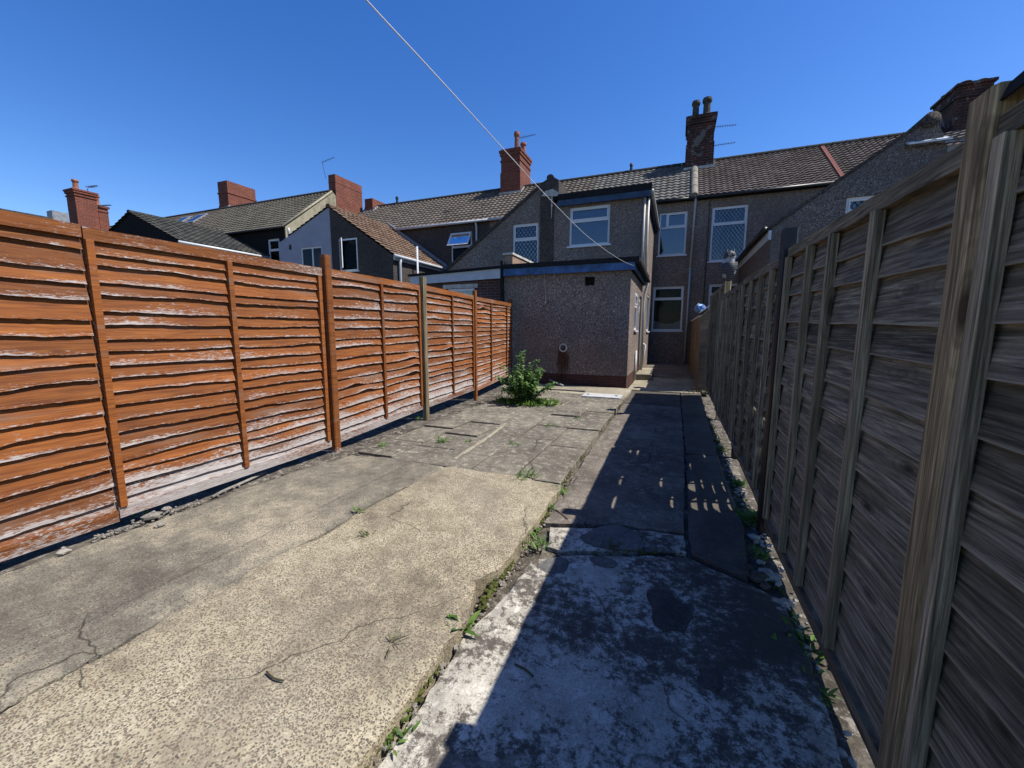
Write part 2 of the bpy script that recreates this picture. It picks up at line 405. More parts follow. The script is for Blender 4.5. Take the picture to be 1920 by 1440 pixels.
MAT['stem'] = plain('green brown stem', (.09, .075, .04), .8, .2)
MAT['ground'] = concrete('distant ground', (.10, .10, .08), (.16, .15, .12), (.22, .21, .17), .5)

# ------------------------------------------------------------------ ground, slabs, path
def sheet(name, mat, outline, z, thick=.1, rough_edge=.012, cell=.07, bumpz=.004, seed=0., tilt=None):
    """a cast slab: outline (x,y) list refined with a broken edge, its top a gently uneven grid"""
    pts = []
    n = len(outline)
    for i in range(n):
        a, b = Vector(outline[i]), Vector(outline[(i+1) % n]); L = (b-a).length; k = max(1, int(L/.05))
        nrm = Vector((b.y-a.y, a.x-b.x)).normalized()
        for j in range(k):
            p = a.lerp(b, j/k)
            d = rough_edge*(nz(p.x*4+seed, p.y*4)*1.5+nz(p.x*15+seed, p.y*15)*.8)
            pts.append((p.x+nrm.x*d, p.y+nrm.y*d))
    bm = bmesh.new()
    vs = [bm.verts.new((x, y, 0)) for x, y in pts]
    bm.faces.new(vs)
    x0, x1 = min(p[0] for p in pts), max(p[0] for p in pts); y0, y1 = min(p[1] for p in pts), max(p[1] for p in pts)
    for ax, lo_, hi in ((0, x0, x1), (1, y0, y1)):
        q = lo_+cell
        while q < hi:
            c = (q, 0, 0) if ax == 0 else (0, q, 0); nn = (1, 0, 0) if ax == 0 else (0, 1, 0)
            bmesh.ops.bisect_plane(bm, geom=bm.verts[:]+bm.edges[:]+bm.faces[:], plane_co=c, plane_no=nn, dist=1e-5); q += cell
    edge = [e for e in bm.edges if e.is_boundary]
    ex = bmesh.ops.extrude_edge_only(bm, edges=edge)
    low = set(v for v in ex['geom'] if isinstance(v, bmesh.types.BMVert))
    for v in bm.verts:
        x, y = v.co.x, v.co.y
        t = (tilt[0]*(x-x0)+tilt[1]*(y-y0)) if tilt else 0
        v.co.z = z+t+bumpz*(nz(x*1.7+seed, y*1.7)*1.4+nz(x*6, y*6, seed)*.6) - (thick if v in low else 0)
    for e in edge:
        for v in e.verts:
            if v not in low: v.co.z -= .004+.005*abs(nz(v.co.x*20, v.co.y*20, seed))
    bmesh.ops.recalc_face_normals(bm, faces=bm.faces)
    me = bpy.data.meshes.new(name); bm.to_mesh(me); bm.free(); me.materials.append(mat)
    if sum(p.normal.z*p.area for p in me.polygons) < 0: me.flip_normals()
    o = bpy.data.objects.new(name, me); COL.objects.link(o); return struct(o)

gmb = MB(); gmb.add([(-900, -900, -.16), (900, -900, -.16), (900, 900, -.16), (-900, 900, -.16)], [(0, 1, 2, 3)])
struct(gmb.build('ground', MAT['ground']))
# loose dirt bed that shows along both fences and in the cracks
mb = MB(); NX, NY = 110, 240
vs = []
for j in range(NY+1):
    for i in range(NX+1):
        x = -4.5+5.35*i/NX; y = -1.5+11.6*j/NY
        b = -.030 if x < -2.6 else (-.105)
        if -2.6 <= x < -2.2: b = -.03-.075*(x+2.6)/.4
        vs.append((x, y, b+.014*nz(x*5, y*5)+.010*nz(x*17, y*17)))
mb.add(vs, [(j*(NX+1)+i, j*(NX+1)+i+1, (j+1)*(NX+1)+i+1, (j+1)*(NX+1)+i) for j in range(NY) for i in range(NX)])
struct(mb.build('soil', MAT['soil'], smooth=True))

def g2(x, y, z=0.):
    p = P(x, y, Z=z); return (p.x, p.y)
crack = [g2(-60, 1368), g2(60, 1300), g2(190, 1228), g2(317, 1157), g2(458, 1077), g2(590, 1006), g2(725, 930), g2(800, 893), g2(840, 872)]
ck = []
for i in range(len(crack)-1):
    for j in range(8):
        t = j/8; x_ = crack[i][0]*(1-t)+crack[i+1][0]*t; y_ = crack[i][1]*(1-t)+crack[i+1][1]*t
        ck.append((x_+.035*nz(y_*2.2, 5.)+.022*nz(y_*9, 2.)+.010*nz(y_*31, 7.), y_))
crack = ck+[crack[-1]]
edge_r = [g2(640, 1500), g2(700, 1400), g2(760, 1318), g2(838, 1200), g2(880, 1160), g2(888, 1085), g2(935, 1068), g2(1000, 985), g2(1050, 915), (-.905, 3.47)]
sheet('concrete_slab', MAT['slab_grey'], [(-3.50, -1.3), (crack[0][0]-.9, -1.3)]+[(x-.012, y) for x, y in crack]+[(-3.36, 3.47), (-3.49, 2.5), (-3.52, 1.2)], .0, .09, .016, .12, .007, 1.3)
sheet('concrete_slab', MAT['slab_cream'], [(crack[0][0]-.88, -1.3), (-1.02, -1.3), (-.93, .3)]+edge_r[1:]+[(x+.006, y) for x, y in crack[::-1]], .004, .13, .014, .12, .008, 5.1)
# paving slabs
pr = random.Random(3)
xs = [-3.36, -2.86, -2.36, -1.86, -1.38, -.915]
mb = MB()
for c in range(5):
    y = 3.50 if c not in (0,) else 3.56
    first = True
    while y < 8.75:
        L = pr.choice((.60, .75, .75, .9))
        if first: L = pr.uniform(.3, .8); first = False
        y2 = min(y+L, 8.8)
        x0, x1 = xs[c]+.004+pr.uniform(0, .005), xs[c+1]-.004-pr.uniform(0, .005)
        if not (8.8-y < .25):
            zt = [pr.uniform(-.004, .008)+(.016 if pr.random() < .25 else 0) for _ in range(4)]
            zt = [q+pr.uniform(-.002, .002) for q in [zt[0]]*2+[zt[1]]*2]
            a, b, k = y+.005, y2-.005, .010
            mb.k = pr.random()
            n0 = len(mb.v)
            mb.add([(x0, a, -.1), (x1, a, -.1), (x1, b, -.1), (x0, b, -.1),
                    (x0, a, zt[0]-.005), (x1, a, zt[1]-.005), (x1, b, zt[2]-.005), (x0, b, zt[3]-.005),
                    (x0+k, a+k, zt[0]), (x1-k, a+k, zt[1]), (x1-k, b-k, zt[2]), (x0+k, b-k, zt[3])],
                   [(0, 1, 5, 4), (1, 2, 6, 5), (2, 3, 7, 6), (3, 0, 4, 7), (4, 5, 9, 8), (5, 6, 10, 9), (6, 7, 11, 10), (7, 4, 8, 11), (8, 9, 10, 11)])
        y = y2
struct(mb.build('paving', MAT['paving']))
# pale mortar run along one joint
mb = MB(); pts = [g2(948, 795), g2(915, 820), g2(880, 843), g2(852, 862)]
vs = []
for i in range(25):
    t = i/24*3; k = min(2, int(t)); f = t-k
    x = pts[k][0]*(1-f)+pts[k+1][0]*f; y = pts[k][1]*(1-f)+pts[k+1][1]*f; w = .026+.03*nz(y*5, 3)
    vs += [(x-w, y, .004), (x-w*.6, y, .013), (x+w*.6, y, .013), (x+w, y, .004)]
mb.add(vs, [(i*4+j, i*4+j+1, i*4+5+j, i*4+4+j) for i in range(24) for j in range(3)])
struct(mb.build('mortar_joint', MAT['apron'], fix=True))
# path
zp = -.06
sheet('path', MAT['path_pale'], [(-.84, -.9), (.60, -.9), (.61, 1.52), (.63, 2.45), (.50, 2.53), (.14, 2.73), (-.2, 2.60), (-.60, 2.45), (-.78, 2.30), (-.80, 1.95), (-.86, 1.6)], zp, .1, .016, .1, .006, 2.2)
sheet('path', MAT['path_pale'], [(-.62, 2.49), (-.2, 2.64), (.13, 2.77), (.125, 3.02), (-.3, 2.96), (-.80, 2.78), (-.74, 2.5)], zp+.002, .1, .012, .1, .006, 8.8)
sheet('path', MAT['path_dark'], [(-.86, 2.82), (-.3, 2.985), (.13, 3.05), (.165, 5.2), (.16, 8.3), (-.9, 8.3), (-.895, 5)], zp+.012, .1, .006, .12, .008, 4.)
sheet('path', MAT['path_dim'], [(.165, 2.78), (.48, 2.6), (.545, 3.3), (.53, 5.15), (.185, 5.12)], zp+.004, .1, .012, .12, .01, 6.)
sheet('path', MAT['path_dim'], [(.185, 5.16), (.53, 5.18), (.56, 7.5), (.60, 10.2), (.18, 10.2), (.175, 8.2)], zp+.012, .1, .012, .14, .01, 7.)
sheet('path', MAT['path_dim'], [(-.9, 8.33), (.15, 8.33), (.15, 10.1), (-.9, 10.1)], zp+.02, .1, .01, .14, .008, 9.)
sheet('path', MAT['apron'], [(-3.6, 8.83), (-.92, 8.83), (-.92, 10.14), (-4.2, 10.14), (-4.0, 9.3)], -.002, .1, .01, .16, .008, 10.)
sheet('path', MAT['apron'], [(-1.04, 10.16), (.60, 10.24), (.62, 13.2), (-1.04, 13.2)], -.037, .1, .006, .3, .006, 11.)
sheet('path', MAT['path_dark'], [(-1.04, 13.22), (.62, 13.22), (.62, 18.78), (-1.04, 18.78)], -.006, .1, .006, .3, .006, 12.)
# dark and grey cement patches in the path
def patch(pxs, mat, z, nm='path', seed=0.):
    q = [Vector((*g2(a, b, zp), 0)) for a, b in pxs]; n = len(q); out = []
    for i in range(n):
        a, b, c, d = q[i-1], q[i], q[(i+1) % n], q[(i+2) % n]
        for j in range(4):
            t = j/4; out.append(.5*((2*b)+(c-a)*t+(2*a-5*b+4*c-d)*t*t+(3*b-a-3*c+d)*t**3))
    sheet(nm, mat, [(v.x, v.y) for v in out], z+.004, .02, .02, .08, .004, seed)
MAT['patch_dark'] = concrete('dark cement patch', (.075, .068, .06), (.115, .105, .093), (.165, .15, .132), 3.)
MAT['patch_grey'] = concrete('grey cement patch', (.13, .125, .115), (.20, .19, .175), (.27, .255, .23), 3.)
patch([(1215, 1112), (1250, 1108), (1300, 1150), (1292, 1168), (1280, 1185), (1240, 1180), (1225, 1165), (1228, 1145)], MAT['patch_dark'], zp+.009, seed=1.)
patch([(1318, 1258), (1345, 1252), (1358, 1272), (1345, 1288), (1320, 1286), (1312, 1270)], MAT['patch_dark'], zp+.008, seed=2.)
patch([(1008, 1055), (1035, 1047), (1062, 1050), (1055, 1072), (1010, 1074), (1003, 1064)], MAT['patch_grey'], zp+.008, seed=3.)
patch([(1105, 1044), (1135, 1044), (1160, 1058), (1148, 1066), (1120, 1062)], MAT['patch_grey'], zp+.008, seed=4.)
patch([(1110, 994), (1150, 986), (1190, 1000), (1205, 1030), (1150, 1033), (1105, 1022), (1092, 1008)], MAT['patch_grey'], zp+.011, seed=5.)

# ------------------------------------------------------------------ fences
def frame_of(p0, p1, side):
    a, b = Vector((*p0, 0)), Vector((*p1, 0)); L = (b-a).length; t = (b-a)/L
    n = Vector((t.y, -t.x, 0))*side
    return a, t, n, L
def bar(mb, a, t, n, s0, s1, d0, d1, z0, z1, z0b=None, z1b=None, **k):
    z0b = z0 if z0b is None else z0b; z1b = z1 if z1b is None else z1b
    q = lambda s, d, z: a+t*s+n*d+Vector((0, 0, z))
    lo_ = [q(s0, d0, z0), q(s0, d1, z0), q(s1, d1, z0b), q(s1, d0, z0b)]
    hi = [q(s0, d0, z1), q(s0, d1, z1), q(s1, d1, z1b), q(s1, d0, z1b)]
    return mb.hexa(lo_+hi, **k)
def lap_panel(label, p0, p1, z0, z1, nb, side, battens, mats, seed, wav=.02, wear0=1., wearb=0., z0b=None, z1b=None, notch=None, rail=.08, bw=.042, group=None, curls=(), out=.046, lap=.045):
    a, t, n, L = frame_of(p0, p1, side)
    z0b = z0 if z0b is None else z0b; z1b = z1 if z1b is None else z1b
    th = thing('lap_fence', label, 'fence panel', (p0[0], p0[1], z0), group)
    pr = random.Random(seed)
    mb = MB(); ns = int(L/(.02 if notch else .04))
    zz = lambda s, f: (z0*(1-f)+z1*f)*(1-s/L)+(z0b*(1-f)+z1b*f)*s/L
    f0 = .5*rail/(z1-z0); f1 = 1-.75*rail/(z1-z0)
    cut_ = [0.]+sorted(pr.uniform(.85, 1.15)+i for i in range(nb-1))
    cut_ = [c/(nb) for c in cut_]+[1.]
    for i in range(nb):
        fb = f0+(f1-f0)*cut_[i]; ft = f0+(f1-f0)*cut_[i+1]
        hb = (ft-fb)*(z1-z0)
        ph = pr.uniform(0, 50); rn = pr.random(); am = wav*pr.uniform(.5, 1.25)
        vs = []; vv = []; we = []
        for j in range(ns+1):
            s = L*j/ns
            w = am*(.75*nz(s*1.3+seed*3, i*.33, seed)+.55*nz(s*2.6, ph, seed))+am*.22*nz(s*14, ph)+am*.12*nz(s*40, ph)
            zb = zz(s, fb)+w; zt = zz(s, ft)+lap
            ot = out+.006*nz(s*1.5, ph, 2.)
            for (cs, ci, ca) in curls:
                if i == ci:
                    e = math.exp(-((s-cs)/.13)**2); ot += .035*e*ca; zb += .035*e
            if notch:
                for (nZ, nS, nw, nh) in notch:
                    if abs(zz(nS, fb)-nZ) <= hb*.5 and abs(s-nS) < nw: zb += nh*(1-(abs(s-nS)/nw)**4)
            q = a+t*s
            for d, z in ((ot, zb), (.010, zt), (ot-.011, zb), (.001, zt)):
                vs.append(q+n*d+Vector((0, 0, z)))
            vv += [0, 1, 0, 1]
            base = wear0*max(0., 1-(zz(s, fb)-z0)/.55)
            tp = wear0*max(0., 1-(zz(s, ft)-z0)/.55)
            we += [base+wearb, tp+wearb, base+wearb, tp+wearb]
        fs = []
        for j in range(ns):
            o = j*4; p = o+4
            fs += [(o, p, p+1, o+1), (o+2, o+3, p+3, p+2), (o, o+2, p+2, p)]
        fs += [(0, 1, 3, 2), (ns*4, ns*4+2, ns*4+3, ns*4+1)]
        mb.add(vs, fs, rnd=rn, vv=vv, wear=we)
    mb.build('boards', mats[0], th, smooth=False, fix=False)
    def rail_part(nm, za, zb_, zaa, zbb, w):
        m2 = MB(); m2.k = pr.random(); k = 40
        vs = []; vv = []; we = []
        for j in range(k+1):
            s = L*j/k; f = j/k
            lo_ = za*(1-f)+zaa*f; hi = zb_*(1-f)+zbb*f
            e = .004*nz(s*6, seed+za*9)
            q = a+t*s
            for d, z in ((.056+e, lo_), (.056+e, hi), (-.012, hi), (-.012, lo_)): vs.append(q+n*d+Vector((0, 0, z+e*.6)))
            vv += [.2, .8, .8, .2]; we += [w]*4
        fs = [(j*4+c, (j+1)*4+c, (j+1)*4+(c+1) % 4, j*4+(c+1) % 4) for j in range(k) for c in range(4)]
        fs += [(0, 1, 2, 3), (k*4+3, k*4+2, k*4+1, k*4)]
        m2.add(vs, fs, vv=vv, wear=we); m2.build(nm, mats[1], th, fix=True)
    rail_part('top_rail', z1-rail, z1, z1b-rail, z1b, .42*wear0)
    rail_part('bottom_rail', z0, z0+rail, z0b, z0b+rail, 1.02*wear0)
    for s in battens:
        m2 = MB(); m2.k = pr.random()
        f = s/L; lo_ = z0*(1-f)+z0b*f; hi = z1*(1-f)+z1b*f
        bar(m2, a, t, n, s-bw/2, s+bw/2, .034, .070, lo_+rail*.99-.004*0, hi-rail*.99, vv=[.9]*8, wear=[.05*wear0]*8)
        m2.build('batten', mats[2], th, bevel=.002)
    return th
def post(label, x, y, w, z0, z1, mat, group=None, d=None, taper=0., cap=None, name='fence_post'):
    d = d or w
    mb = MB(); mb.k = rng.random()
    n = 10; vs = []; e = .25
    for i in range(n+1):
        z = z0+(z1-z0)*i/n
        o = .002*nz(z*3, x*7, y)
        c = .12*w
        for dx, dy in ((-w/2+c, -d/2), (w/2-c, -d/2), (w/2, -d/2+c), (w/2, d/2-c), (w/2-c, d/2), (-w/2+c, d/2), (-w/2, d/2-c), (-w/2, -d/2+c)):
            vs.append((x+dx+o, y+dy+o, z+(.012*nz(dx*60, dy*60, x) if i == n else 0)))
    fs = [(i*8+j, i*8+(j+1) % 8, (i+1)*8+(j+1) % 8, (i+1)*8+j) for i in range(n) for j in range(8)]+[tuple(range(n*8, n*8+8))]
    mb.add(vs, fs, vv=[.8]*len(vs), wear=[max(0., .9-(q[2]-z0)/.25)*.9 for q in vs])
    o = mb.build(name, mat)
    return tag(o, label, 'fence post', group)

WO = (MAT['wood_orange'],)*3
GL, GR = 'orange lap fence panels on the left', 'grey lap fence panels on the right'
XL = -3.685
lap_panel('orange lap panel nearest the camera, running out of the left edge', (XL, -.45), (XL, 1.505), .035, 2.075, 18, 1, (.03, .97), WO, 11, .030, .8, .05, group=GL)
lap_panel('large orange lap panel left of the tall orange post, salt-bleached at its foot', (XL, 1.512), (XL, 3.455), .055, 2.065, 20, 1, (.025, .935, 1.90), WO, 12, .030, 1.15, .02, group=GL)
lap_panel('orange lap panel right of the tall orange post, with curled boards', (XL, 3.575), (XL-.02, 5.33), .075, 2.075, 16, 1, (.86, 1.72), WO, 13, .028, .9, .24, z0b=.155, group=GL,
          curls=((1.52, 5, 1.), (1.55, 6, 1.2), (1.5, 7, .8), (.5, 4, .5), (.3, 5, .5)))
lap_panel('orange lap panel behind the pale bare post', (XL-.03, 5.44), (XL-.10, 7.27), .15, 2.085, 17, 1, (.93, 1.79), WO, 14, .026, .9, .30, z0b=.19, z1b=2.07, group=GL, curls=((.85, 8, .8),))
lap_panel('last orange lap panel beside the pebbledashed outbuilding', (XL-.11, 7.40), (XL-.36, 9.90), .15, 2.06, 20, 1, (.90, 2.1), WO, 15, .030, .7, .2, z0b=.23, z1b=2.08, group=GL, curls=((.35, 18, .9),))
post('tall orange fence post left of the curled boards', XL+.055, 3.515, .088, -.1, 2.215, MAT['wood_orange'], 'left fence posts')
post('pale bare timber fence post on the left fence', XL+.05, 5.385, .085, -.1, 2.20, MAT['post_pale'], 'left fence posts')
post('thin brown fence post before the last orange panel', XL-.06, 7.335, .07, -.1, 2.17, MAT['wood_orange'], 'left fence posts')
post('dark shaded fence post against the outbuilding wall', XL-.37, 9.98, .09, -.1, 2.19, MAT['wood_orange'], 'left fence posts')

WG = (MAT['wood_grey'], MAT['rail_grey'], MAT['batten_grey'])
XR = .725
# slivers of sun that fall through gaps between boards: traced back from where they land on the path
slits2 = []
for a_, b_ in ((1312, 942), (1328, 946), (1347, 950), (1366, 946), (1384, 946), (1300, 910), (1316, 912), (1331, 908), (1347, 915), (1367, 912), (1310, 873), (1324, 874), (1369, 874), (1331, 852), (1320, 860), (1184, 845), (1197, 847), (1256, 906), (1179, 901), (1161, 943), (1268, 942)):
    q_ = P(a_, b_, Z=-.05); k_ = (XR-.02-q_.x)/SUN.x
    slits2.append((q_.z+k_*SUN.z+.02, 5.285-(q_.y+k_*SUN.y), (.13+.05*rng.random()), .042+.014*rng.random()))
lap_panel('grey lap panel cut off by the right edge of the picture', (XR, 1.358), (XR, -.6), -.02, 1.895, 13, 1, (.034, .62, 1.2, 1.88), WG, 21, .006, 0., rail=.055, bw=.04, group=GR, out=.038, lap=.05)
lap_panel('large grey lap panel between the brown post and the black post', (XR, 3.297), (XR, 1.466), -.012, 1.945, 13, 1, (.022, .505, .865, 1.33), WG, 22, .007, 0., rail=.06, bw=.038, z1b=1.885, z0b=.0, group=GR, out=.038, lap=.05)
lap_panel('grey lap panel just past the black post', (XR, 5.285), (XR, 3.393), .06, 1.965, 13, 1, (.03, .58, 1.08, 1.52, 1.86), WG, 23, .008, 0., rail=.065, bw=.04, z1b=1.925, z0b=.03, group=GR, notch=slits2, out=.036, lap=.045)
lap_panel('grey lap panel in front of the owl ornament', (XR, 7.515), (XR, 5.36), .08, 1.965, 13, 1, (.03, .58, 1.1, 1.6, 2.09), WG, 24, .008, 0., rail=.065, bw=.04, z1b=1.945, group=GR, out=.038, lap=.05)
lap_panel('farthest and tallest grey lap panel, by the brick garden wall', (XR, 9.95), (XR, 7.605), .12, 2.16, 14, 1, (.03, .55, 1.0, 1.5, 2.0), WG, 25, .008, 0., rail=.065, bw=.04, z1b=2.14, group=GR, out=.038, lap=.05)
post('black round-topped fence post between grey panels', XR-.045, 3.345, .085, -.1, 2.075, MAT['black'], 'right fence posts', d=.10)
post('thin black fence post past the second grey panel', XR, 5.325, .075, -.1, 1.95, MAT['black'], 'right fence posts')
post('fence post under the owl ornament', XR+.02, 7.56, .09, -.1, 2.19, MAT['post_brown'], 'right fence posts')
# near post: split top under a torn black cap
o = post('wide planed brown post with a split top, nearest on the right', XR-.028, 1.412, .084, -.1, 1.965, MAT['post_brown'], 'right fence posts', d=.100)
mb = MB()
for i in range(9):
    s = i/8
    yy = 1.385-s*.8; zz_ = 1.962+.025*math.sin(s*math.pi)+.004*nz(s*9)
    mb.v += [(XR-.058, yy, zz_-.035-.02*abs(nz(s*14, 2))), (XR-.045, yy, zz_), (XR+.05, yy, zz_+.005), (XR+.07, yy, zz_-.04)]
mb.f = [(i*4+j, i*4+j+1, i*4+5+j, i*4+4+j) for i in range(8) for j in range(3)]; mb.fr = [0.]*len(mb.f)
o = mb.build('felt_cap', MAT['felt'], fix=True); md = o.modifiers.new('thick', 'SOLIDIFY'); md.thickness = .006
tag(o, 'torn black felt capping over the top of the nearest right panel', 'fence capping')

# ------------------------------------------------------------------ windows
def uvbox(mb, plane, c, u0, u1, w0, w1, d0, d1):
    """box on a facade: u across, w up, d out of the wall; plane 'y' faces -y, 'x' faces +x, 'X' faces -x"""
    if plane == 'y': mb.box(u0, u1, c-d1, c-d0, w0, w1)
    elif plane == 'x': mb.box(c+d0, c+d1, u0, u1, w0, w1)
    else: mb.box(c-d1, c-d0, u0, u1, w0, w1)
def upt(plane, c, u, w, d):
    return (u, c-d, w) if plane == 'y' else ((c+d, u, w) if plane == 'x' else (c-d, u, w))
def window(parent, plane, c, u0, u1, w0, w1, transom=None, mull=None, lead=False, sill=True, fr=.065, gm='glass', curtain=None, arch=0., depth=.07, name='window'):
    f = MB(); d0, d1 = -depth-.05, -depth+.012
    uvbox(f, plane, c, u0, u0+fr, w0, w1, d0, d1); uvbox(f, plane, c, u1-fr, u1, w0, w1, d0, d1)
    uvbox(f, plane, c, u0+fr, u1-fr, w0, w0+fr, d0, d1); uvbox(f, plane, c, u0+fr, u1-fr, w1-fr, w1, d0, d1)
    tf = transom
    if tf is not None: uvbox(f, plane, c, u0+fr, u1-fr, tf-fr*.55, tf+fr*.55, d0, d1)
    if mull is not None:
        mu, lo_, hi = mull
        uvbox(f, plane, c, mu-fr*.5, mu+fr*.5, lo_, hi, d0, d1-.001)
    if tf is not None:   # opening light has its own inner bead
        b = fr*.55; uvb = (u0+fr if mull is None or mull[1] < tf else mull[0]+fr*.5, u1-fr, tf+fr*.55, w1-fr)
        for q in ((uvb[0], uvb[0]+b, uvb[2], uvb[3]), (uvb[1]-b, uvb[1], uvb[2], uvb[3]), (uvb[0]+b, uvb[1]-b, uvb[2], uvb[2]+b), (uvb[0]+b, uvb[1]-b, uvb[3]-b, uvb[3])):
            uvbox(f, plane, c, *q, d0+.01, d1+.014)
    fo = f.build(name, MAT['upvc'], parent)
    p = MB(); uvbox(p, plane, c, u0+fr*.8, u1-fr*.8, w0+fr*.8, w1-fr*.8, d0+.02, d0+.026); p.build('pane', MAT[gm], fo)
    if sill:
        s_ = MB(); uvbox(s_, plane, c, u0-.06, u1+.06, w0-.05, w0-.002, -depth-.02, .05); s_.build('sill', MAT['upvc'], fo)
    if lead:
        k = MB(); step = .135; dd = d0+.032; iu0, iu1 = u0+fr, u1-fr
        for (a0, a1) in ([(w0+fr, tf-fr*.5), (tf+fr, w1-fr)] if tf else [(w0+fr, w1-fr)]):
            for sg in (1, -1):
                q = -4.
                while q < 6.:
                    # line w = sg*1.35*(u-iu0)+a0+q clipped to the light
                    sl = sg*1.35; pts = []
                    ua, ub = sorted(((a0-(a0+q))/sl+iu0, (a1-(a0+q))/sl+iu0))
                    ua, ub = max(ua, iu0), min(ub, iu1)
                    if ub-ua > .015:
                        k.tube([upt(plane, c, ua, sl*(ua-iu0)+a0+q, dd), upt(plane, c, ub, sl*(ub-iu0)+a0+q, dd)], .011, 4, False)
                    q += step*1.35
        k.build('leading', MAT['leading'], fo)
    if lead:
        k = MB(); vs = []; dd = d0-.03
        for i in range(5):
            for j in range(41): vs.append(upt(plane, c, u0+.03+(u1-u0-.06)*j/40, w0+.04+(w1-w0-.08)*i/4, dd+.012*math.sin(j*1.1)))
        k.add(vs, [(i*41+j, i*41+j+1, (i+1)*41+j+1, (i+1)*41+j) for i in range(4) for j in range(40)]); k.build('net_curtain', MAT['net'], fo, smooth=True)
    if curtain:
        k = MB(); W_ = u1-u0; n = 26; dd = d0-.012
        if curtain == 'swag':
            for sd in (0, 1):
                vs = []
                for i in range(n+1):
                    t = i/n; w = w1-.03-(w1-w0)*t
                    wid = W_*(.48-.42*t**.8)+.02
                    for j in range(7):
                        s = j/6*wid; u = (u0+.03+s) if sd == 0 else (u1-.03-s)
                        vs.append(upt(plane, c, u, w, dd-.008+.008*math.sin(j*2.2+t*3)))
                k.add(vs, [(i*7+j, i*7+j+1, (i+1)*7+j+1, (i+1)*7+j) for i in range(n) for j in range(6)])
        elif curtain == 'scallop':
            vs = []
            for i in range(15):
                for j in range(41):
                    s = j/40; t = i/14
                    w = w0+.03+(.42-.06*math.sin(s*math.pi*1.0)**2*0-.16*math.sin(s*math.pi))*(1-t)+.0
                    vs.append(upt(plane, c, u0+.06+(W_-.12)*s, w, dd-.03+.02*math.sin(t*22)))
            k.add(vs, [(i*41+j, i*41+j+1, (i+1)*41+j+1, (i+1)*41+j) for i in range(14) for j in range(40)])
        elif curtain == 'side':
            vs = []
            for i in range(9):
                for j in range(25):
                    s = j/24; w = w0+.05+(w1-w0-.1)*i/8
                    vs.append(upt(plane, c, u0+W_*.25+W_*.5*s, w, dd-.008+.008*math.sin(s*26)))
            k.add(vs, [(i*25+j, i*25+j+1, (i+1)*25+j+1, (i+1)*25+j) for i in range(8) for j in range(24)])
        k.build('curtain', MAT['curtain'], fo, smooth=True)
    return fo
def opening(plane, c, u0, u1, w0, w1, depth=.6):
    if plane == 'y': return (u0, u1, c-.3, c+depth, w0, w1)
    if plane == 'x': return (c-depth, c+.3, u0, u1, w0, w1)
    return (c-.3, c+depth, u0, u1, w0, w1)
def rect(x0, y0, x1, y1, Y):
    a, b = P(x0, y0, Y=Y), P(x1, y1, Y=Y); return min(a.x, b.x), max(a.x, b.x), min(a.z, b.z), max(a.z, b.z)

# ------------------------------------------------------------------ roofs and chimneys
def tile_roof(name, mat, parent, e0, u, L, v, Sl, tw=.26, th=.30, amp=.034, seed=0):
    """courses of rolled tiles: e0 eave corner, u along the eave, v up the slope"""
    e0, u, v = Vector(e0), Vector(u).normalized(), Vector(v).normalized()
    n = u.cross(v)
    if n.z < 0: n = -n
    pr = random.Random(seed); mb = MB()
    nr = max(1, round(Sl/th)); th = Sl/nr; nc = max(1, round(L/tw)); tw = L/nc; k = 6
    prof = [.0, .35, .85, 1., .75, .2]
    for r in range(nr):
        jit = [pr.uniform(-.006, .006) for _ in range(nc)]
        vs = []; rn = [pr.random() for _ in range(nc)]
        for c in range(nc*k+1):
            h = amp*prof[c % k]; s = c*tw/k; ci = min(nc-1, c//k)
            for f, hh in ((-.04, -.02), (-.04, .05), (1., .004)):
                vs.append(e0+u*s+v*(th*(r+f)+(jit[ci] if f < 0 else 0))+n*(hh+(h if hh else h*.6)))
        for c in range(nc):
            fs = []
            for q in range(c*k, c*k+k):
                o = q*3; fs += [(o, o+3, o+4, o+1), (o+1, o+4, o+5, o+2)]
            if c == 0: base = len(mb.v); mb.v += [tuple(p) for p in vs]
            for f in fs: mb.f.append([i+base for i in f]); mb.fr.append(rn[c])
    return mb.build(name, mat, parent)
def ridge_row(mb, a, b, r=.13, n=None):
    a, b = Vector(a), Vector(b); L = (b-a).length; t = (b-a)/L; n = n or max(2, round(L/.45))
    up = Vector((0, 0, 1)); s = t.cross(up).normalized(); vs = []; fs = []
    for i in range(n):
        for e, rr in ((i/n, r*1.05), ((i+1)/n-.002, r)):
            for j in range(9):
                q = math.pi*(j/8*1.3-.15); vs.append(a+t*L*e+s*math.cos(q)*rr+up*(math.sin(q)*rr*.85-.02))
        o = i*18
        fs += [(o+j, o+j+1, o+9+j+1, o+9+j) for j in range(8)]+[tuple(range(o, o+9))]
    mb.add(vs, fs)
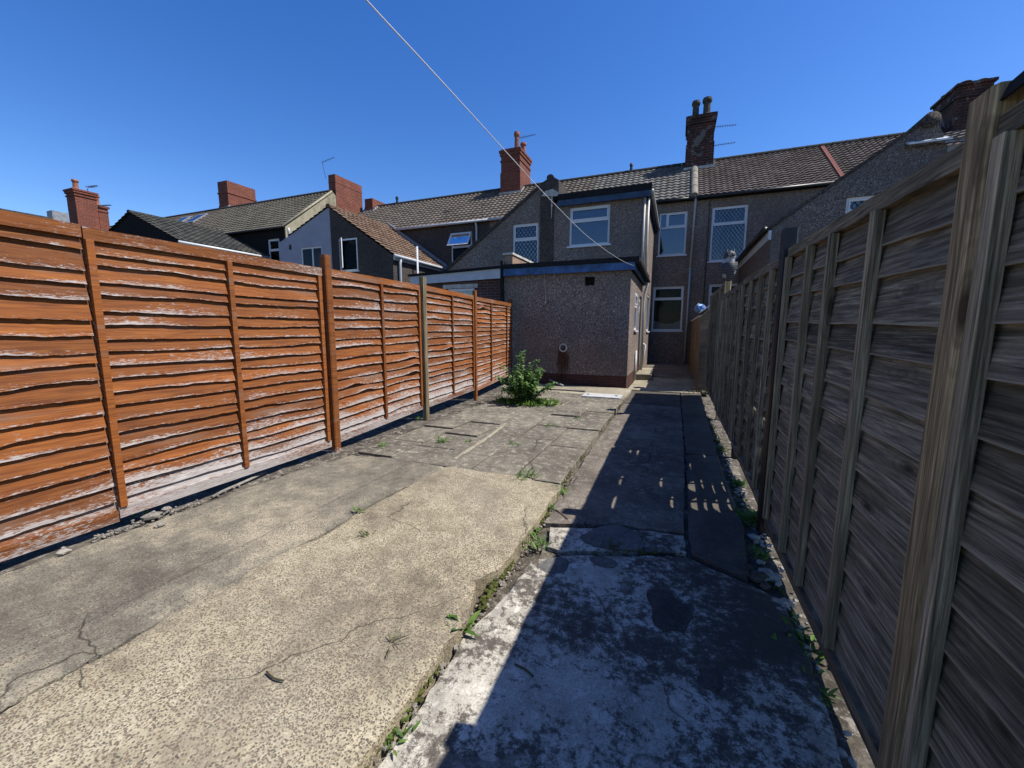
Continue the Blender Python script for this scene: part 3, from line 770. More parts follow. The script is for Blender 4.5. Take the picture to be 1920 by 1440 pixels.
def chimney(parent, x0, x1, y0, y1, z0, z1, mat, pots=(), corbel=(), potmat='pot_grey', flash=None, base=None):
    mb = MB(); mb.box(x0, x1, y0, y1, z0, z1)
    for (za, zb, e) in corbel: mb.box(x0-e, x1+e, y0-e, y1+e, za, zb)
    o = mb.build('chimney', mat, parent)
    for (px_, py_, h, r) in pots:
        m2 = MB(); m2.lathe([(r*1.05, 0), (r*1.0, h*.12), (r*.82, h*.2), (r*.78, h*.72), (r*1.0, h*.78), (r*1.1, h*.86), (r*.95, h), (r*.7, h), (r*.7, h*.9)], (px_, py_, z1-.01), 14)
        m2.build('chimney_pot', MAT[potmat], o, smooth=False)
    if flash:
        m2 = MB(); fx0, fx1, fy0, fz0, fy1, fz1 = flash
        # white mortar fillet stepping up the roof slope around the stack
        for i in range(6):
            f = i/6; g_ = (i+1)/6
            ya, yb = fy0+(fy1-fy0)*f, fy0+(fy1-fy0)*g_; za = fz0+(fz1-fz0)*f
            m2.box(x1+.003, x1+.12, ya, yb-.002, za-.08, za+.13+(.05 if i % 2 else 0))
        m2.box(x0-.08, x1+.12, y0-.09, y0-.003, fz0-.10, fz0+.07)
        m2.build('flashing', MAT['mortar'], o)
    return o

YH, EV, YR, RZ = 18.8, 6.84, 21.8, 9.08
SLV = Vector((0, YR-YH, RZ-EV)); 
def stack(Xr, fr, br, fl):
    a_ = P(*fr, X=Xr); b_ = P(*br, X=Xr); return P(*fl, Y=a_.y).x, Xr, a_.y, b_.y, a_.z
def roof_z(y): return EV+(RZ-EV)*(y-YH)/(YR-YH)
def house_body(parent, x0, x1, mat, y0=YH, ev=EV, yr=YR, rz=RZ, boxes=()):
    mb = MB(); d = .06; back = 2*yr-y0
    mb.prism([(y0, -.15), (y0, ev-d), (yr, rz-d), (back, ev-d), (back, -.15)], x0, x1, 'x')
    o = mb.build('wall', mat, parent, fix=True); cut(o, boxes); return o
def house_roof(parent, x0, x1, mat, y0=YH, ev=EV, yr=YR, rz=RZ, seed=0, over=.22, ridge='tile_slate', tw=.26, th=.30):
    v = Vector((0, yr-y0, rz-ev)).normalized(); e0 = Vector((x0, y0, ev))-v*over; Sl = math.hypot(yr-y0, rz-ev)+over
    o = tile_roof('roof', mat, parent, e0, (1, 0, 0), x1-x0, v, Sl, tw, th, seed=seed)
    mb = MB(); ridge_row(mb, (x0, yr, rz+.03), (x1, yr, rz+.03)); mb.build('ridge', MAT[ridge], o)
    m2 = MB()  # far slope, plain tiled face
    back = 2*yr-y0
    m2.add([(x0, yr, rz), (x1, yr, rz), (x1, back+.2, ev-.15), (x0, back+.2, ev-.15)], [(0, 1, 2, 3)]); m2.build('rear_slope', mat, o, fix=True)
    return o
def gutter(parent, pts, mat, r=.06, name='gutter'):
    mb = MB(); mb.tube(pts, r, 8); return mb.build(name, mat, parent, smooth=True)

X_OWN0, X_OWN1 = -4.1, .42
# ---- own house
own = thing('terraced_house', 'pebbledashed terraced house straight ahead at the end of the path, with flat-roofed rear extension', 'house', (-1.8, YH, 0), 'houses of the terrace')
wA = rect(1237, 400, 1285, 477, YH); wB = rect(1225, 538, 1278, 620, YH)
house_body(own, X_OWN0, X_OWN1, MAT['peb_house'], boxes=[opening('y', YH, *wA), opening('y', YH, *wB)])
window(own, 'y', YH, *wA, transom=P(1260, 426, Y=YH).z, mull=(P(1251, 410, Y=YH).x, P(1260, 426, Y=YH).z, wA[3]), gm='glass')
window(own, 'y', YH, *wB, transom=P(1250, 561, Y=YH).z, gm='glass_dark', curtain='scallop')
house_roof(own, X_OWN0, X_OWN1-.12, MAT['tile_grey'], seed=1)
chimney(own, .02, 1.12, 21.2, 22.7, 8.5, 10.95, MAT['brick_soot'], [(.32, 21.6, .75, .17), (.78, 21.6, .80, .19)], [(8.5, 9.72, .035), (10.55, 10.75, .05), (10.75, 10.9, .09)],
        flash=(0, 0, 21.2, roof_z(21.2)+.03, 21.8, RZ))
mb = MB(); v = SLV.normalized(); nn = Vector((0, -v.z, v.y)); q0 = Vector((.40, YH, EV))-v*.25
for i in range(4):
    ridge_a = q0+v*(i*.86); ridge_b = q0+v*(i*.86+.868)
    mb.tube([ridge_a+nn*.045, ridge_b+nn*.035], [.150, .146], 20)
mb.build('verge_tiles', MAT['verge'], own)
mb = MB(); mb.box(X_OWN0, X_OWN1, YH-.05, YH-.004, EV-.22, EV-.05); mb.build('eaves_board', MAT['black'], own)
gutter(own, [(-1.0, YH-.2, EV-.17), (.42, YH-.2, EV-.17)], MAT['black'])
mb = MB(); dpx = P(1300, 400, Y=YH-.1).x
mb.tube([(dpx+.06, YH-.18, EV-.2), (dpx+.05, YH-.1, EV-.45), (dpx, YH-.09, 3.9)], .042, 8); mb.tube([(dpx, YH-.09, 3.9), (dpx-.02, YH-.09, .02)], .040, 8)
mb.tube([(dpx, YH-.09, 3.86), (dpx, YH-.09, 3.94)], .052, 8)
mb.build('downpipe', MAT['pipe'], own, smooth=True)
mb = MB(); mb.lathe([(.05, 0), (.07, .03), (.06, .22), (.09, .24), (.07, .33), (.02, .36)], (-2.45, 21.78, RZ+.08), 10); mb.build('ridge_vent', MAT['black'], own)
# rear extension of the own house
YE = 13.8
eT = P(1130, 372, Y=YE).z
wC = rect(1068, 390, 1142, 457, YE)
mb = MB(); mb.box(-4.02, -1.055, YE, YH+.1, -.1, 5.62)
exw = mb.build('extension_wall', MAT['peb_own'], own); 
sideW = (P(1212, 605, X=-1.055).y, 17.6, 1.36, 2.75)
cut(exw, [opening('y', YE, *wC), opening('x', -1.055, *sideW)])
window(own, 'y', YE, *wC, transom=P(1100, 413, Y=YE).z, gm='glass')
window(own, 'x', -1.055, *sideW, gm='glass_dark', depth=.03)
mb = MB(); mb.box(-3.86, -.90, YE-.16, YH-.01, 5.66, 5.84); exr = mb.build('extension_roof', MAT['felt'], own)
mb = MB(); mb.box(-3.86, -.93, YE-.13, YE-.09, 5.47, 5.655); mb.build('blue_fascia', MAT['blue_grey'], exr)
mb = MB(); mb.box(-1.0, -.965, YE-.09, YH-.02, 5.46, 5.655); mb.build('side_fascia', MAT['blue_grey'], exr)
gutter(exr, [(-.90, YE-.1, 5.63), (-.90, YH-.05, 5.60)], MAT['pipe'], .06)
mb = MB(); mb.tube([(-1.10, YE-.05, 5.45), (-1.11, YE-.05, 3.0)], .034, 8); mb.tube([(-1.0, YE+.1, 5.5), (-1.005, YE+.12, 2.9)], .04, 8); mb.build('downpipe', MAT['pipe'], own, smooth=True)
# ---- outbuilding
YO = 10.17
ob = thing('outbuilding', 'single-storey pebbledashed outbuilding with blue fascia at the end of the yard', 'outbuilding', (-2.6, YO, 0))
XO0, XO1 = -4.31, -1.055
oy0, oy1 = P(1190, 560, X=XO1).y, P(1197, 560, X=XO1).y
obW = (P(1191, 560, X=XO1).y, P(1195.5, 560, X=XO1).y, 1.40, 2.42)
obD = (12.75, 13.55, .12, 2.42)
mb = MB(); mb.box(XO0, XO1, YO, YE-.004, .28, 2.95); o = mb.build('wall', MAT['peb_own'], ob); cut(o, [opening('x', XO1, *obW), opening('x', XO1, *obD), (-2.13, -1.92, YO-.3, YO+.3, 2.50, 2.68)])
mb = MB(); mb.box(XO0+.012, XO1-.012, YO+.012, YE-.01, -.12, .278); mb.build('plinth', MAT['brick_plinth'], ob)
window(ob, 'x', XO1, *obW, transom=2.05, depth=.02, gm='glass')
f = window(ob, 'x', XO1, *obD, transom=2.0, depth=.06, sill=False, gm='glass_dark', fr=.09, name='door')
mb = MB(); mb.box(XO0+.01, XO1+.19, YO-.16, YE-.004, 2.985, 3.09); rf = mb.build('roof', MAT['felt'], ob)
mb = MB(); mb.box(XO0+.03, XO1+.10, YO-.12, YO-.075, 2.80, 2.98); mb.build('blue_fascia', MAT['blue'], ob)
mb = MB(); mb.box(XO1+.07, XO1+.10, YO-.074, YE-.02, 2.80, 2.98); mb.build('side_fascia', MAT['blue_grey'], ob)
mb = MB(); mb.box(XO1+.004, XO1+.068, YO-.07, YE-.02, 2.80, 2.82); mb.box(XO0+.03, XO1+.07, YO-.074, YO-.004, 2.81, 2.83); mb.build('soffit', MAT['dark'], ob)
gutter(ob, [(XO1+.16, YO-.16, 2.97), (XO1+.165, YE+.0, 2.93)], MAT['felt'], .062)
dpy = 12.9
mb = MB(); py_ = P(1206, 560, X=XO1+.08).y
py_ = 13.6
mb.tube([(XO1+.16, py_, 2.92), (XO1+.15, py_, 2.80), (XO1+.08, py_-.02, 2.50), (XO1+.07, py_-.02, 2.3), (XO1+.07, py_-.02, .14)], .038, 8); mb.build('downpipe', MAT['pipe'], ob, smooth=True)
wp = P(1189, 712, X=XO1+.05)
mb = MB(); mb.tube([(XO1+.03, 12.0, .82), (XO1+.05, 11.75, .02)], .032, 8); mb.build('waste_pipe', MAT['pipe'], ob, smooth=True)
mb = MB(); mb.tube([(XO1+.03, 13.9, 1.0), (XO1+.14, 13.9, .92), (XO1+.06, 13.9, .15)], .035, 8); mb.build('waste_pipe', MAT['upvc'], ob, smooth=True)
# air brick: louvred grille in its opening
mb = MB(); mb.box(-2.14, -1.91, YO-.012, YO-.002, 2.665, 2.69); mb.box(-2.14, -1.91, YO-.012, YO-.002, 2.49, 2.515); mb.box(-2.14, -2.115, YO-.012, YO-.002, 2.515, 2.665); mb.box(-1.935, -1.91, YO-.012, YO-.002, 2.515, 2.665)
for i in range(3): mb.box(-2.115, -1.935, YO+.05, YO+.07, 2.54+i*.045, 2.55+i*.045)
mb.build('air_vent', MAT['dark'], ob)
fx, fz = P(1056, 652, Y=YO).x, P(1056, 652, Y=YO).z
mb = MB()
for (r0, r1, dd) in ((.075, .10, .03),):
    vs = []; n = 24
    for j in range(n):
        q = 2*math.pi*j/n
        for r_, y_ in ((r0, YO), (r0, YO-dd), (r1, YO-dd), (r1*1.15, YO-.001)): vs.append((fx+r_*math.cos(q), y_, fz+r_*math.sin(q)))
    mb.add(vs, [(j*4+k, j*4+k+1, ((j+1) % n)*4+k+1, ((j+1) % n)*4+k) for j in range(n) for k in range(3)])
mb.build('flue_ring', MAT['mortar'], ob, fix=True)
a = Mt('rust streak', .95, .1)
a.col(a.ramp(a.noise(30, 4), [(.3, (.07, .035, .02)), (.7, (.13, .065, .035))]))
tr = a.n('ShaderNodeBsdfTransparent'); mx = a.n('ShaderNodeMixShader')
a.l(a.ramp(a.math('ADD', a.math('MULTIPLY', a.noise(1, 4, .6, vec=a.vec((26, 26, 2.2))), .6), a.math('MULTIPLY', a.attr('vv'), .42)), [(.47, 0.), (.62, .8)]), mx.inputs[0])
a.l(tr.outputs[0], mx.inputs[1]); a.l(a.b.outputs[0], mx.inputs[2]); a.l(mx.outputs[0], a.t.nodes['Material Output'].inputs[0])
MAT['rust'] = a.m
mb = MB(); vs = []; vv = []
for i in range(13):
    for j in range(9):
        t = i/12; s = j/8*2-1
        vs.append((fx+s*.24, YO-.004, fz+.17-1.15*t)); vv.append(max(0., (1-abs(s)**2.))*max(0., 1-abs(t-.42)**1.3*1.9))
mb.add(vs, [(i*9+j, i*9+j+1, (i+1)*9+j+1, (i+1)*9+j) for i in range(12) for j in range(8)], vv=vv); mb.build('rust_stain', MAT['rust'], ob, fix=True)
# step at the side door
mb = MB(); mb.box(XO1+.01, XO1+.46, 12.3, 13.75, -.03, .13); mb.box(XO1+.01, XO1+.40, 13.76, 14.9, -.03, .09)
tag(mb.build('doorstep', MAT['apron'], bevel=.012), 'worn concrete doorstep beside the outbuilding door', 'doorstep')
# ---- neighbour's lean-to (brick) with white fascia
gar = thing('brick_lean_to', 'brick lean-to with a white fascia and flat felt roof behind the left fence', 'lean-to', (-6, YO, 0))
gx0 = P(765, 525, Y=YO).x+.12
gw = (P(838, 540, Y=YO).x, P(888, 540, Y=YO).x, 1.2, P(886, 540, Y=YO).z)
mb = MB(); mb.box(gx0+.15, XO0-.004, YO+.05, YE-.01, -.1, 2.86); o = mb.build('wall', MAT['brick_yard'], gar); cut(o, [opening('y', YO+.05, *gw)])
window(gar, 'y', YO+.05, *gw, depth=.03, gm='glass')
mb = MB(); mb.box(gw[0]-.15, gw[1]+.1, YO+.035, YO+.047, gw[3]+.01, gw[3]+.12); mb.build('lintel', MAT['mortar'], gar)
mb = MB(); mb.hexa([(gx0-.05, YO-.1, 2.93), (XO0-.06, YO-.1, 3.02), (XO0-.06, YE-.02, 3.02), (gx0-.05, YE-.02, 2.93), (gx0-.05, YO-.1, 2.99), (XO0-.06, YO-.1, 3.08), (XO0-.06, YE-.02, 3.08), (gx0-.05, YE-.02, 2.99)]); mb.build('roof', MAT['felt'], gar)
mb = MB(); mb.hexa([(gx0, YO-.05, 2.70), (XO0-.09, YO-.05, 2.76), (XO0-.09, YO-.01, 2.76), (gx0, YO-.01, 2.70), (gx0, YO-.05, 2.925), (XO0-.09, YO-.05, 3.01), (XO0-.09, YO-.01, 3.01), (gx0, YO-.01, 2.925)]); mb.build('fascia', MAT['fascia'], gar)
mb = MB(); mb.box(XO0-.075, XO0+.0, YO-.08, YO+.046, 2.0, 3.2); mb.build('corner_board', MAT['felt'], gar)
# parapet on the party line
par = thing('parapet_wall', 'short sunlit brick parapet between the lean-to roof and the outbuilding roof', 'parapet', (XO0, YO, 3.1))
mb = MB(); mb.box(XO0-.02, XO0+.20, YO+.1, YE-.02, 3.095, 3.36); mb.build('wall', brick('pale worn brick', (.46, .30, .20), (.36, .22, .15), (.42, .37, .3), 1.2), par)
mb = MB(); mb.box(XO0-.06, XO0+.23, YO+.04, YE-.02, 3.363, 3.42); mb.build('coping', MAT['mortar'], par)

# ---- left neighbour (shares the extension's party wall)
LN = [('h1', -8.75, -4.104), ]
h1 = thing('terraced_house', 'neighbouring terraced house with the sloping gable and leaded window', 'house', (-6.4, YH, 0), 'houses of the terrace')
house_body(h1, -8.72, -4.104, MAT['peb_house'])
house_roof(h1, -8.72, -4.10, MAT['tile_mixed'], seed=2)
wD = rect(961, 421, 1009, 500, YE)
pk = P(1033, 332, Y=YE); lo_ = P(880, 468, Y=YE)
sl = (pk.z-lo_.z)/(pk.x-lo_.x)
mb = MB(); xl = -8.2
mb.prism([(xl, -.1), (xl, lo_.z+(xl-lo_.x)*sl), (pk.x-.35, pk.z-.35*sl-.02), (pk.x-.35, -.1)], YE, YH+.05, 'y')
o = mb.build('extension_wall', MAT['peb_own'], h1, fix=True); cut(o, [opening('y', YE, *wD)])
window(h1, 'y', YE, *wD, transom=P(985, 449, Y=YE).z, lead=True, sill=True, curtain='side', gm='glass')
mb = MB(); mb.prism([(pk.x-.348, -.1), (pk.x-.348, pk.z-.35*sl-.35), (-4.024, pk.z-.35*sl-.35), (-4.024, -.1)], YE-.03, YE+.6, 'y'); mb.build('party_pier', pebbledash('sooty pebbledash', (1, .96, .92), .62), h1)
mb = MB(); pz = pk.z-.35*sl-.35
mb.prism([(pk.x-.348, pz), (pk.x-.348, pk.z-.35*sl+.02), (pk.x+.02, pk.z+.03), (pk.x+.27, pk.z-.12), (-3.86, pz+.12), (-3.86, pz)], YE-.02, YE+2.2, 'y'); mb.build('party_peak', MAT['peb_dark'], h1, fix=True)
mb = MB(); mb.prism([(pk.x-.30, pz-.01), (pk.x-.16, pz+.14), (pk.x+.1, pz+.17), (-3.80, pz+.02), (-3.66, pz-.05), (-3.7, pz-.09)], YE-.10, YE-.03, 'y'); mb.tube([(pk.x+.06, YE-.05, pz), (pk.x+.05, YE-.045, pz-.75)], [.03, .012], 6); mb.build('mortar_fillet', MAT['mortar'], h1, fix=True)
mb = MB(); ridge_row(mb, (pk.x-.02, YE-.03, pk.z-.0), (pk.x-.02, YE+2.2, pk.z-.0), .12); mb.build('ridge', MAT['peb_dark'], h1)
va = Vector((pk.x-lo_.x, 0, pk.z-lo_.z)).normalized()
tile_roof('extension_roof', MAT['tile_mixed'], h1, Vector((xl, YE-.03, lo_.z+(xl-lo_.x)*sl+.01)), (0, 1, 0), 5.0, va, (pk.x-xl)/va.x-.1, seed=5)
mb = MB(); mb.hexa([tuple(Vector((xl, YE-.05+d, lo_.z+(xl-lo_.x)*sl+e))) for d, e in ()] or [(xl, YE-.06, lo_.z+(xl-lo_.x)*sl-.05), (pk.x-.36, YE-.06, pk.z-.36*sl-.05), (pk.x-.36, YE-.004, pk.z-.36*sl-.05), (xl, YE-.004, lo_.z+(xl-lo_.x)*sl-.05),
      (xl, YE-.06, lo_.z+(xl-lo_.x)*sl+.06), (pk.x-.36, YE-.06, pk.z-.36*sl+.06), (pk.x-.36, YE-.004, pk.z-.36*sl+.06), (xl, YE-.004, lo_.z+(xl-lo_.x)*sl+.06)]); mb.build('verge', MAT['peb_dark'], h1)
chimney(h1, -9.18, -8.1, 21.25, 22.9, 8.4, 10.95, MAT['brick_red'], [(-8.45, 21.7, .95, .15), (-8.3, 22.3, .62, .16)], [(8.4, 9.75, .035), (10.3, 10.38, .04), (10.6, 10.75, .05), (10.75, 10.87, .09)], 'terracotta', flash=(0, 0, 21.25, roof_z(21.25), 21.8, RZ))
gutter(h1, [(-8.72, YH-.22, EV-.15), (-4.2, YH-.22, EV-.15)], MAT['fascia'])
# ---- second left house with the brown-roofed half of the gabled extension
h2 = thing('terraced_house', 'terraced house with the charcoal gable, open window and warm brown extension roof', 'house', (-11.6, YH, 0), 'houses of the terrace')
wE = rect(845, 437, 886, 520, YH)
house_body(h2, -14.7, -8.724, MAT['peb_dark'], boxes=[opening('y', YH, *wE)])
house_roof(h2, -14.7, -8.72, MAT['tile_mixed'], seed=3)
zt = P(860, 463, Y=YH).z
fo = window(h2, 'y', YH, *wE, transom=zt, gm='glass_dark')
# top light propped open
mb = MB(); zt2 = wE[3]-.03; u0, u1 = wE[0]+.02, wE[1]-.02; dz = zt2-zt-.02
def flap(u, t, d): return (u, YH+.02-d-.42*t, zt2-dz*t)
for a0, a1, t0, t1 in ((u0, u0+.07, 0, 1), (u1-.07, u1, 0, 1), (u0+.07, u1-.07, 0, .12), (u0+.07, u1-.07, .88, 1)):
    mb.hexa([flap(a0, t1, .05), flap(a1, t1, .05), flap(a1, t1, 0), flap(a0, t1, 0), flap(a0, t0, .05), flap(a1, t0, .05), flap(a1, t0, 0), flap(a0, t0, 0)])
mb.build('open_light', MAT['upvc'], fo, fix=True)
mb = MB(); mb.add([flap(u0+.06, .1, .02), flap(u1-.06, .1, .02), flap(u1-.06, .9, .02), flap(u0+.06, .9, .02)], [(0, 1, 2, 3)]); mb.build('pane', MAT['glass'], fo)
gutter(h2, [(-14.2, YH-.22, EV-.15), (-8.73, YH-.22, EV-.15)], MAT['fascia'])
xq = P(893, 430, Y=YH-.1).x
mb = MB(); mb.tube([(xq, YH-.18, EV-.15), (xq, YH-.08, EV-.4), (xq, YH-.08, 4.4)], .05, 8); mb.build('downpipe', MAT['fascia'], h2, smooth=True)
mb = MB(); mb.lathe([(.05, 0), (.08, .03), (.06, .22), (.10, .24), (.08, .36), (.02, .4)], (P(745, 380, Y=YR).x, YR-.02, RZ+.08), 10); mb.build('ridge_vent', MAT['black'], h2)
YP = 14.6
ap = P(617, 387, Y=YP); er = P(740, 477, Y=YP); lw = P(522, 456, Y=YP)
wF = rect(635, 449, 672, 507, YP)
mb = MB(); slr = (ap.z-er.z)/(er.x-ap.x)
mb.prism([(ap.x+.002, -.1), (ap.x+.002, ap.z-.05), (er.x-.1, er.z-.03), (er.x-.1, -.1)], YP, YH, 'y'); o = mb.build('extension_wall', MAT['peb_dark'], h2, fix=True); cut(o, [opening('y', YP, *wF)])
fo = window(h2, 'y', YP, *wF, depth=.02, gm='glass_dark')
# casement swung open toward the yard, curtain behind
mb = MB(); ux, ang = wF[0]+.07, R(38); cw = (wF[1]-wF[0])*.66; ca, sa = math.cos(ang), math.sin(ang)
def cs(s, w, d=0.): return (ux+ca*s-sa*d*0, YP-.02-sa*s-d, w)
for s0, s1, wa, wb in ((0, .07, wF[2]+.08, wF[3]-.06), (cw-.07, cw, wF[2]+.08, wF[3]-.06), (.07, cw-.07, wF[2]+.08, wF[2]+.16), (.07, cw-.07, wF[3]-.14, wF[3]-.06)):
    mb.hexa([cs(s0, wa, .05), cs(s1, wa, .05), cs(s1, wa), cs(s0, wa), cs(s0, wb, .05), cs(s1, wb, .05), cs(s1, wb), cs(s0, wb)])
mb.build('open_casement', MAT['upvc'], fo, fix=True)
mb = MB(); mb.add([cs(.06, wF[2]+.12, .02), cs(cw-.06, wF[2]+.12, .02), cs(cw-.06, wF[3]-.1, .02), cs(.06, wF[3]-.1, .02)], [(0, 1, 2, 3)]); mb.build('pane', MAT['glass'], fo)
v = Vector((ap.x-er.x, 0, ap.z-er.z)).normalized()
tile_roof('extension_roof', MAT['tile_brown'], h2, Vector((er.x, YP-.08, er.z))+v*-.05, (0, 1, 0), YH-YP+.08, v, (er.x-ap.x)/abs(v.x)+.05, seed=6)
mb = MB(); ridge_row(mb, (ap.x, YP-.09, ap.z+.02), (ap.x, YH+.2, ap.z+.02), .12); mb.build('extension_ridge', MAT['tile_brown'], h2)
gutter(h2, [(er.x+.06, YP-.08, er.z-.06), (er.x+.06, YH-.02, er.z-.06)], MAT['fascia'], .075)
mb = MB(); mb.box(er.x-.095, er.x+.0, YP+.02, YH-.02, er.z-.22, er.z-.06); mb.build('fascia', MAT['fascia'], h2)
mb = MB(); mb.tube([(er.x+.04, YP+.35, er.z-.08), (er.x-.0, YP+.35, er.z-.35), (er.x-.02, YP+.35, 0)], .06, 8); mb.build('downpipe', MAT['fascia'], h2, smooth=True)
sp = P(780, 490, X=er.x+.05)
mb = MB(); mb.tube([(er.x+.12, sp.y, .2), (er.x+.12, sp.y, er.z+.58)], .05, 8); mb.build('soil_pipe', MAT['fascia'], h2, smooth=True)
mb = MB(); mb.hexa([(er.x+.1, YH-.16, er.z-.02), (ap.x, YH-.16, ap.z+.08), (ap.x, YH-.004, ap.z+.08), (er.x+.1, YH-.004, er.z-.02), (er.x+.1, YH-.16, er.z+.16), (ap.x, YH-.16, ap.z+.24), (ap.x, YH-.004, ap.z+.24), (er.x+.1, YH-.004, er.z+.16)]); mb.build('flashing', MAT['lead'], h2)
# sunlit side wall face is pale
# ---- third left house with the white rendered half
h3 = thing('terraced_house', 'terraced house with the pale lilac-grey rendered gable half', 'house', (-16.8, YH, 0), 'houses of the terrace')
house_body(h3, -18.86, -14.704, MAT['peb_dark'])
house_roof(h3, -18.86, -14.70, MAT['tile_mixed'], seed=4)
wG = rect(563, 465, 606, 520, YP)
kn = P(543, 442, Y=YP)
mb = MB(); mb.prism([(lw.x, -.1), (lw.x, lw.z), (kn.x, kn.z), (ap.x-.002, ap.z-.02), (ap.x-.002, -.1)], YP, YH, 'y'); o = mb.build('extension_wall', MAT['render_white'], h3, fix=True)
vb = rect(541, 459, 547, 468, YP)
cut(o, [opening('y', YP, *wG), opening('y', YP, *vb)])
window(h3, 'y', YP, *wG, mull=((wG[0]+wG[1])/2+.05, wG[2]+.06, wG[3]-.06), depth=.05, gm='glass_dark')
mb = MB()
for i in range(4): mb.box(vb[0]+.002, vb[1]-.002, YP+.02, YP+.04, vb[2]+.02+i*.045, vb[2]+.04+i*.045)
mb.build('air_vent', MAT['black'], h3)
v = Vector((ap.x-kn.x, 0, ap.z-kn.z)).normalized()
tile_roof('extension_roof', MAT['tile_slate'], h3, Vector((kn.x, YP-.06, kn.z+.0)), (0, 1, 0), YH-YP+.1, v, (ap.x-kn.x)/v.x-.03, seed=7)
chimney(h3, -18.5, -17.9, 21.3, 22.8, 8.4, P(700, 371, Y=21.3).z, MAT['brick_red'], flash=(0, 0, 21.3, roof_z(21.3), 21.8, RZ))
# ---- left block, stepped forward
YB, YBR, RB, EB = 15.8, 19.1, 9.32, 6.72
b1 = thing('terraced_house', 'olive-roofed end house with a buff gable wall and a tall red chimney', 'house', (-23, YB, 0), 'houses of the nearer block')
wH = rect(501, 449, 527, 500, YB)
house_body(b1, -27.6, -18.9, MAT['render_black'], YB, EB, YBR, RB, [opening('y', YB, *wH)])
house_roof(b1, -27.6, -18.86, MAT['tile_olive'], YB, EB, YBR, RB, 8)
window(b1, 'y', YB, *wH, transom=P(514, 469, Y=YB).z, gm='glass_dark')
mb = MB(); bk = 2*YBR-YB
mb.prism([(YB-.05, -.1), (YB-.05, EB-.1), (YBR, RB-.05), (bk, EB-.1), (bk, -.1)], -18.9, -18.84, 'x'); mb.build('gable_wall', MAT['render_buff'], b1, fix=True)
vv_ = Vector((0, YBR-YB, RB-EB)).normalized(); nn = Vector((0, -vv_.z, vv_.y))
mb = MB(); a0 = Vector((-18.84, YB, EB))-vv_*.25
mb.tube([a0+nn*.05, Vector((-18.84, YBR, RB))+nn*.05-vv_*.1], .06, 6); mb.build('verge', MAT['render_buff'], b1, smooth=True)
k = stack(-18.82, (628, 326), (678, 346), (615, 325))
chimney(b1, *k[:4], 7.6, k[4], MAT['brick_red'], (), [(9.9, 9.95, .015)])
k = stack(-27.98, (425, 338), (478, 353), (407, 337))
chimney(b1, *k[:4], 7.8, k[4], MAT['brick_red'], (), [(7.8, 9.6, .03), (10.35, 10.45, .04)], flash=(0, 0, k[2], EB+(RB-EB)*(k[2]-YB)/(YBR-YB), 19.1, RB))
gutter(b1, [(-27.6, YB-.2, EB-.14), (-18.95, YB-.2, EB-.14)], MAT['black'])
xq = P(541, 430, Y=YB-.1).x
mb = MB(); mb.tube([(xq, YB-.12, EB-.2), (xq, YB-.08, EB-.4), (xq, YB-.08, 3)], .07, 8); mb.build('downpipe', MAT['pipe'], b1, smooth=True)
b2 = thing('terraced_house', 'far left house with two rooflights in its roof', 'house', (-34, YB, 0), 'houses of the nearer block')
house_body(b2, -46, -27.604, MAT['render_black'], YB, EB, YBR, RB)
house_roof(b2, -46, -27.604, MAT['tile_mixed'], YB, EB, YBR, RB, 9)
for cx_ in (-31.6, -30.0):
    mb = MB(); c0 = Vector((cx_, 17.6, EB+(RB-EB)*(17.6-YB)/(YBR-YB)))
    A = [c0+Vector((dx, 0, 0))+vv_*dv+nn*dn for dn in (.04, .13) for dx, dv in ((0, 0), (.95, 0), (.95, 1.2), (0, 1.2))]
    mb.hexa(A); o = mb.build('rooflight', MAT['lead'], b2)
    mb = MB(); A = [c0+Vector((dx, 0, 0))+vv_*dv+nn*.135 for dx, dv in ((.1, .1), (.85, .1), (.85, 1.1), (.1, 1.1))]; mb.add(A, [(0, 1, 2, 3)]); mb.build('pane', MAT['glass'], o)
# leftmost extension with dark gable
YX = 11.65
e1 = thing('gabled_extension', 'dark gabled extension with moss-grey tiled roof rising above the left fence', 'extension', (-23, YX, 0))
ga, gl_, gr = P(245, 398, Y=YX), P(213, 429, Y=YX), P(336, 449, Y=YX)
mb = MB(); zl = gl_.z-(ga.z-gl_.z)/(ga.x-gl_.x)*2.2
mb.prism([(gl_.x-2.2, -.1), (gl_.x-2.2, zl), (ga.x, ga.z-.04), (gr.x, gr.z-.04), (gr.x, -.1)], YX, YB+.6, 'y'); mb.build('wall', MAT['render_black'], e1, fix=True)
v = Vector((ga.x-gr.x, 0, ga.z-gr.z)).normalized()
tile_roof('roof', MAT['tile_slate'], e1, Vector((gr.x, YX-.1, gr.z))-v*.12, (0, 1, 0), YB-YX+.8, v, (gr.x-ga.x)/abs(v.x)+.12, seed=10)
v2 = Vector((ga.x-gl_.x, 0, ga.z-gl_.z)).normalized()
tile_roof('roof', MAT['tile_slate'], e1, Vector((gl_.x-2.2, YX-.1, zl)), (0, 1, 0), YB-YX+.8, v2, (ga.x-gl_.x+2.2)/v2.x, seed=11)
mb = MB(); ridge_row(mb, (ga.x, YX-.1, ga.z+.02), (ga.x, YB+1.4, ga.z+.02), .11); mb.build('ridge', MAT['tile_slate'], e1)
gutter(e1, [(gr.x+.12, YX-.1, gr.z-.12), (gr.x+.12, YB, gr.z-.12)], MAT['upvc'], .06)
mb = MB(); mb.tube([(gr.x+.08, YX+.1, gr.z-.12), (gr.x+.06, YX+.1, 2)], .06, 8); mb.build('downpipe', MAT['upvc'], e1, smooth=True)
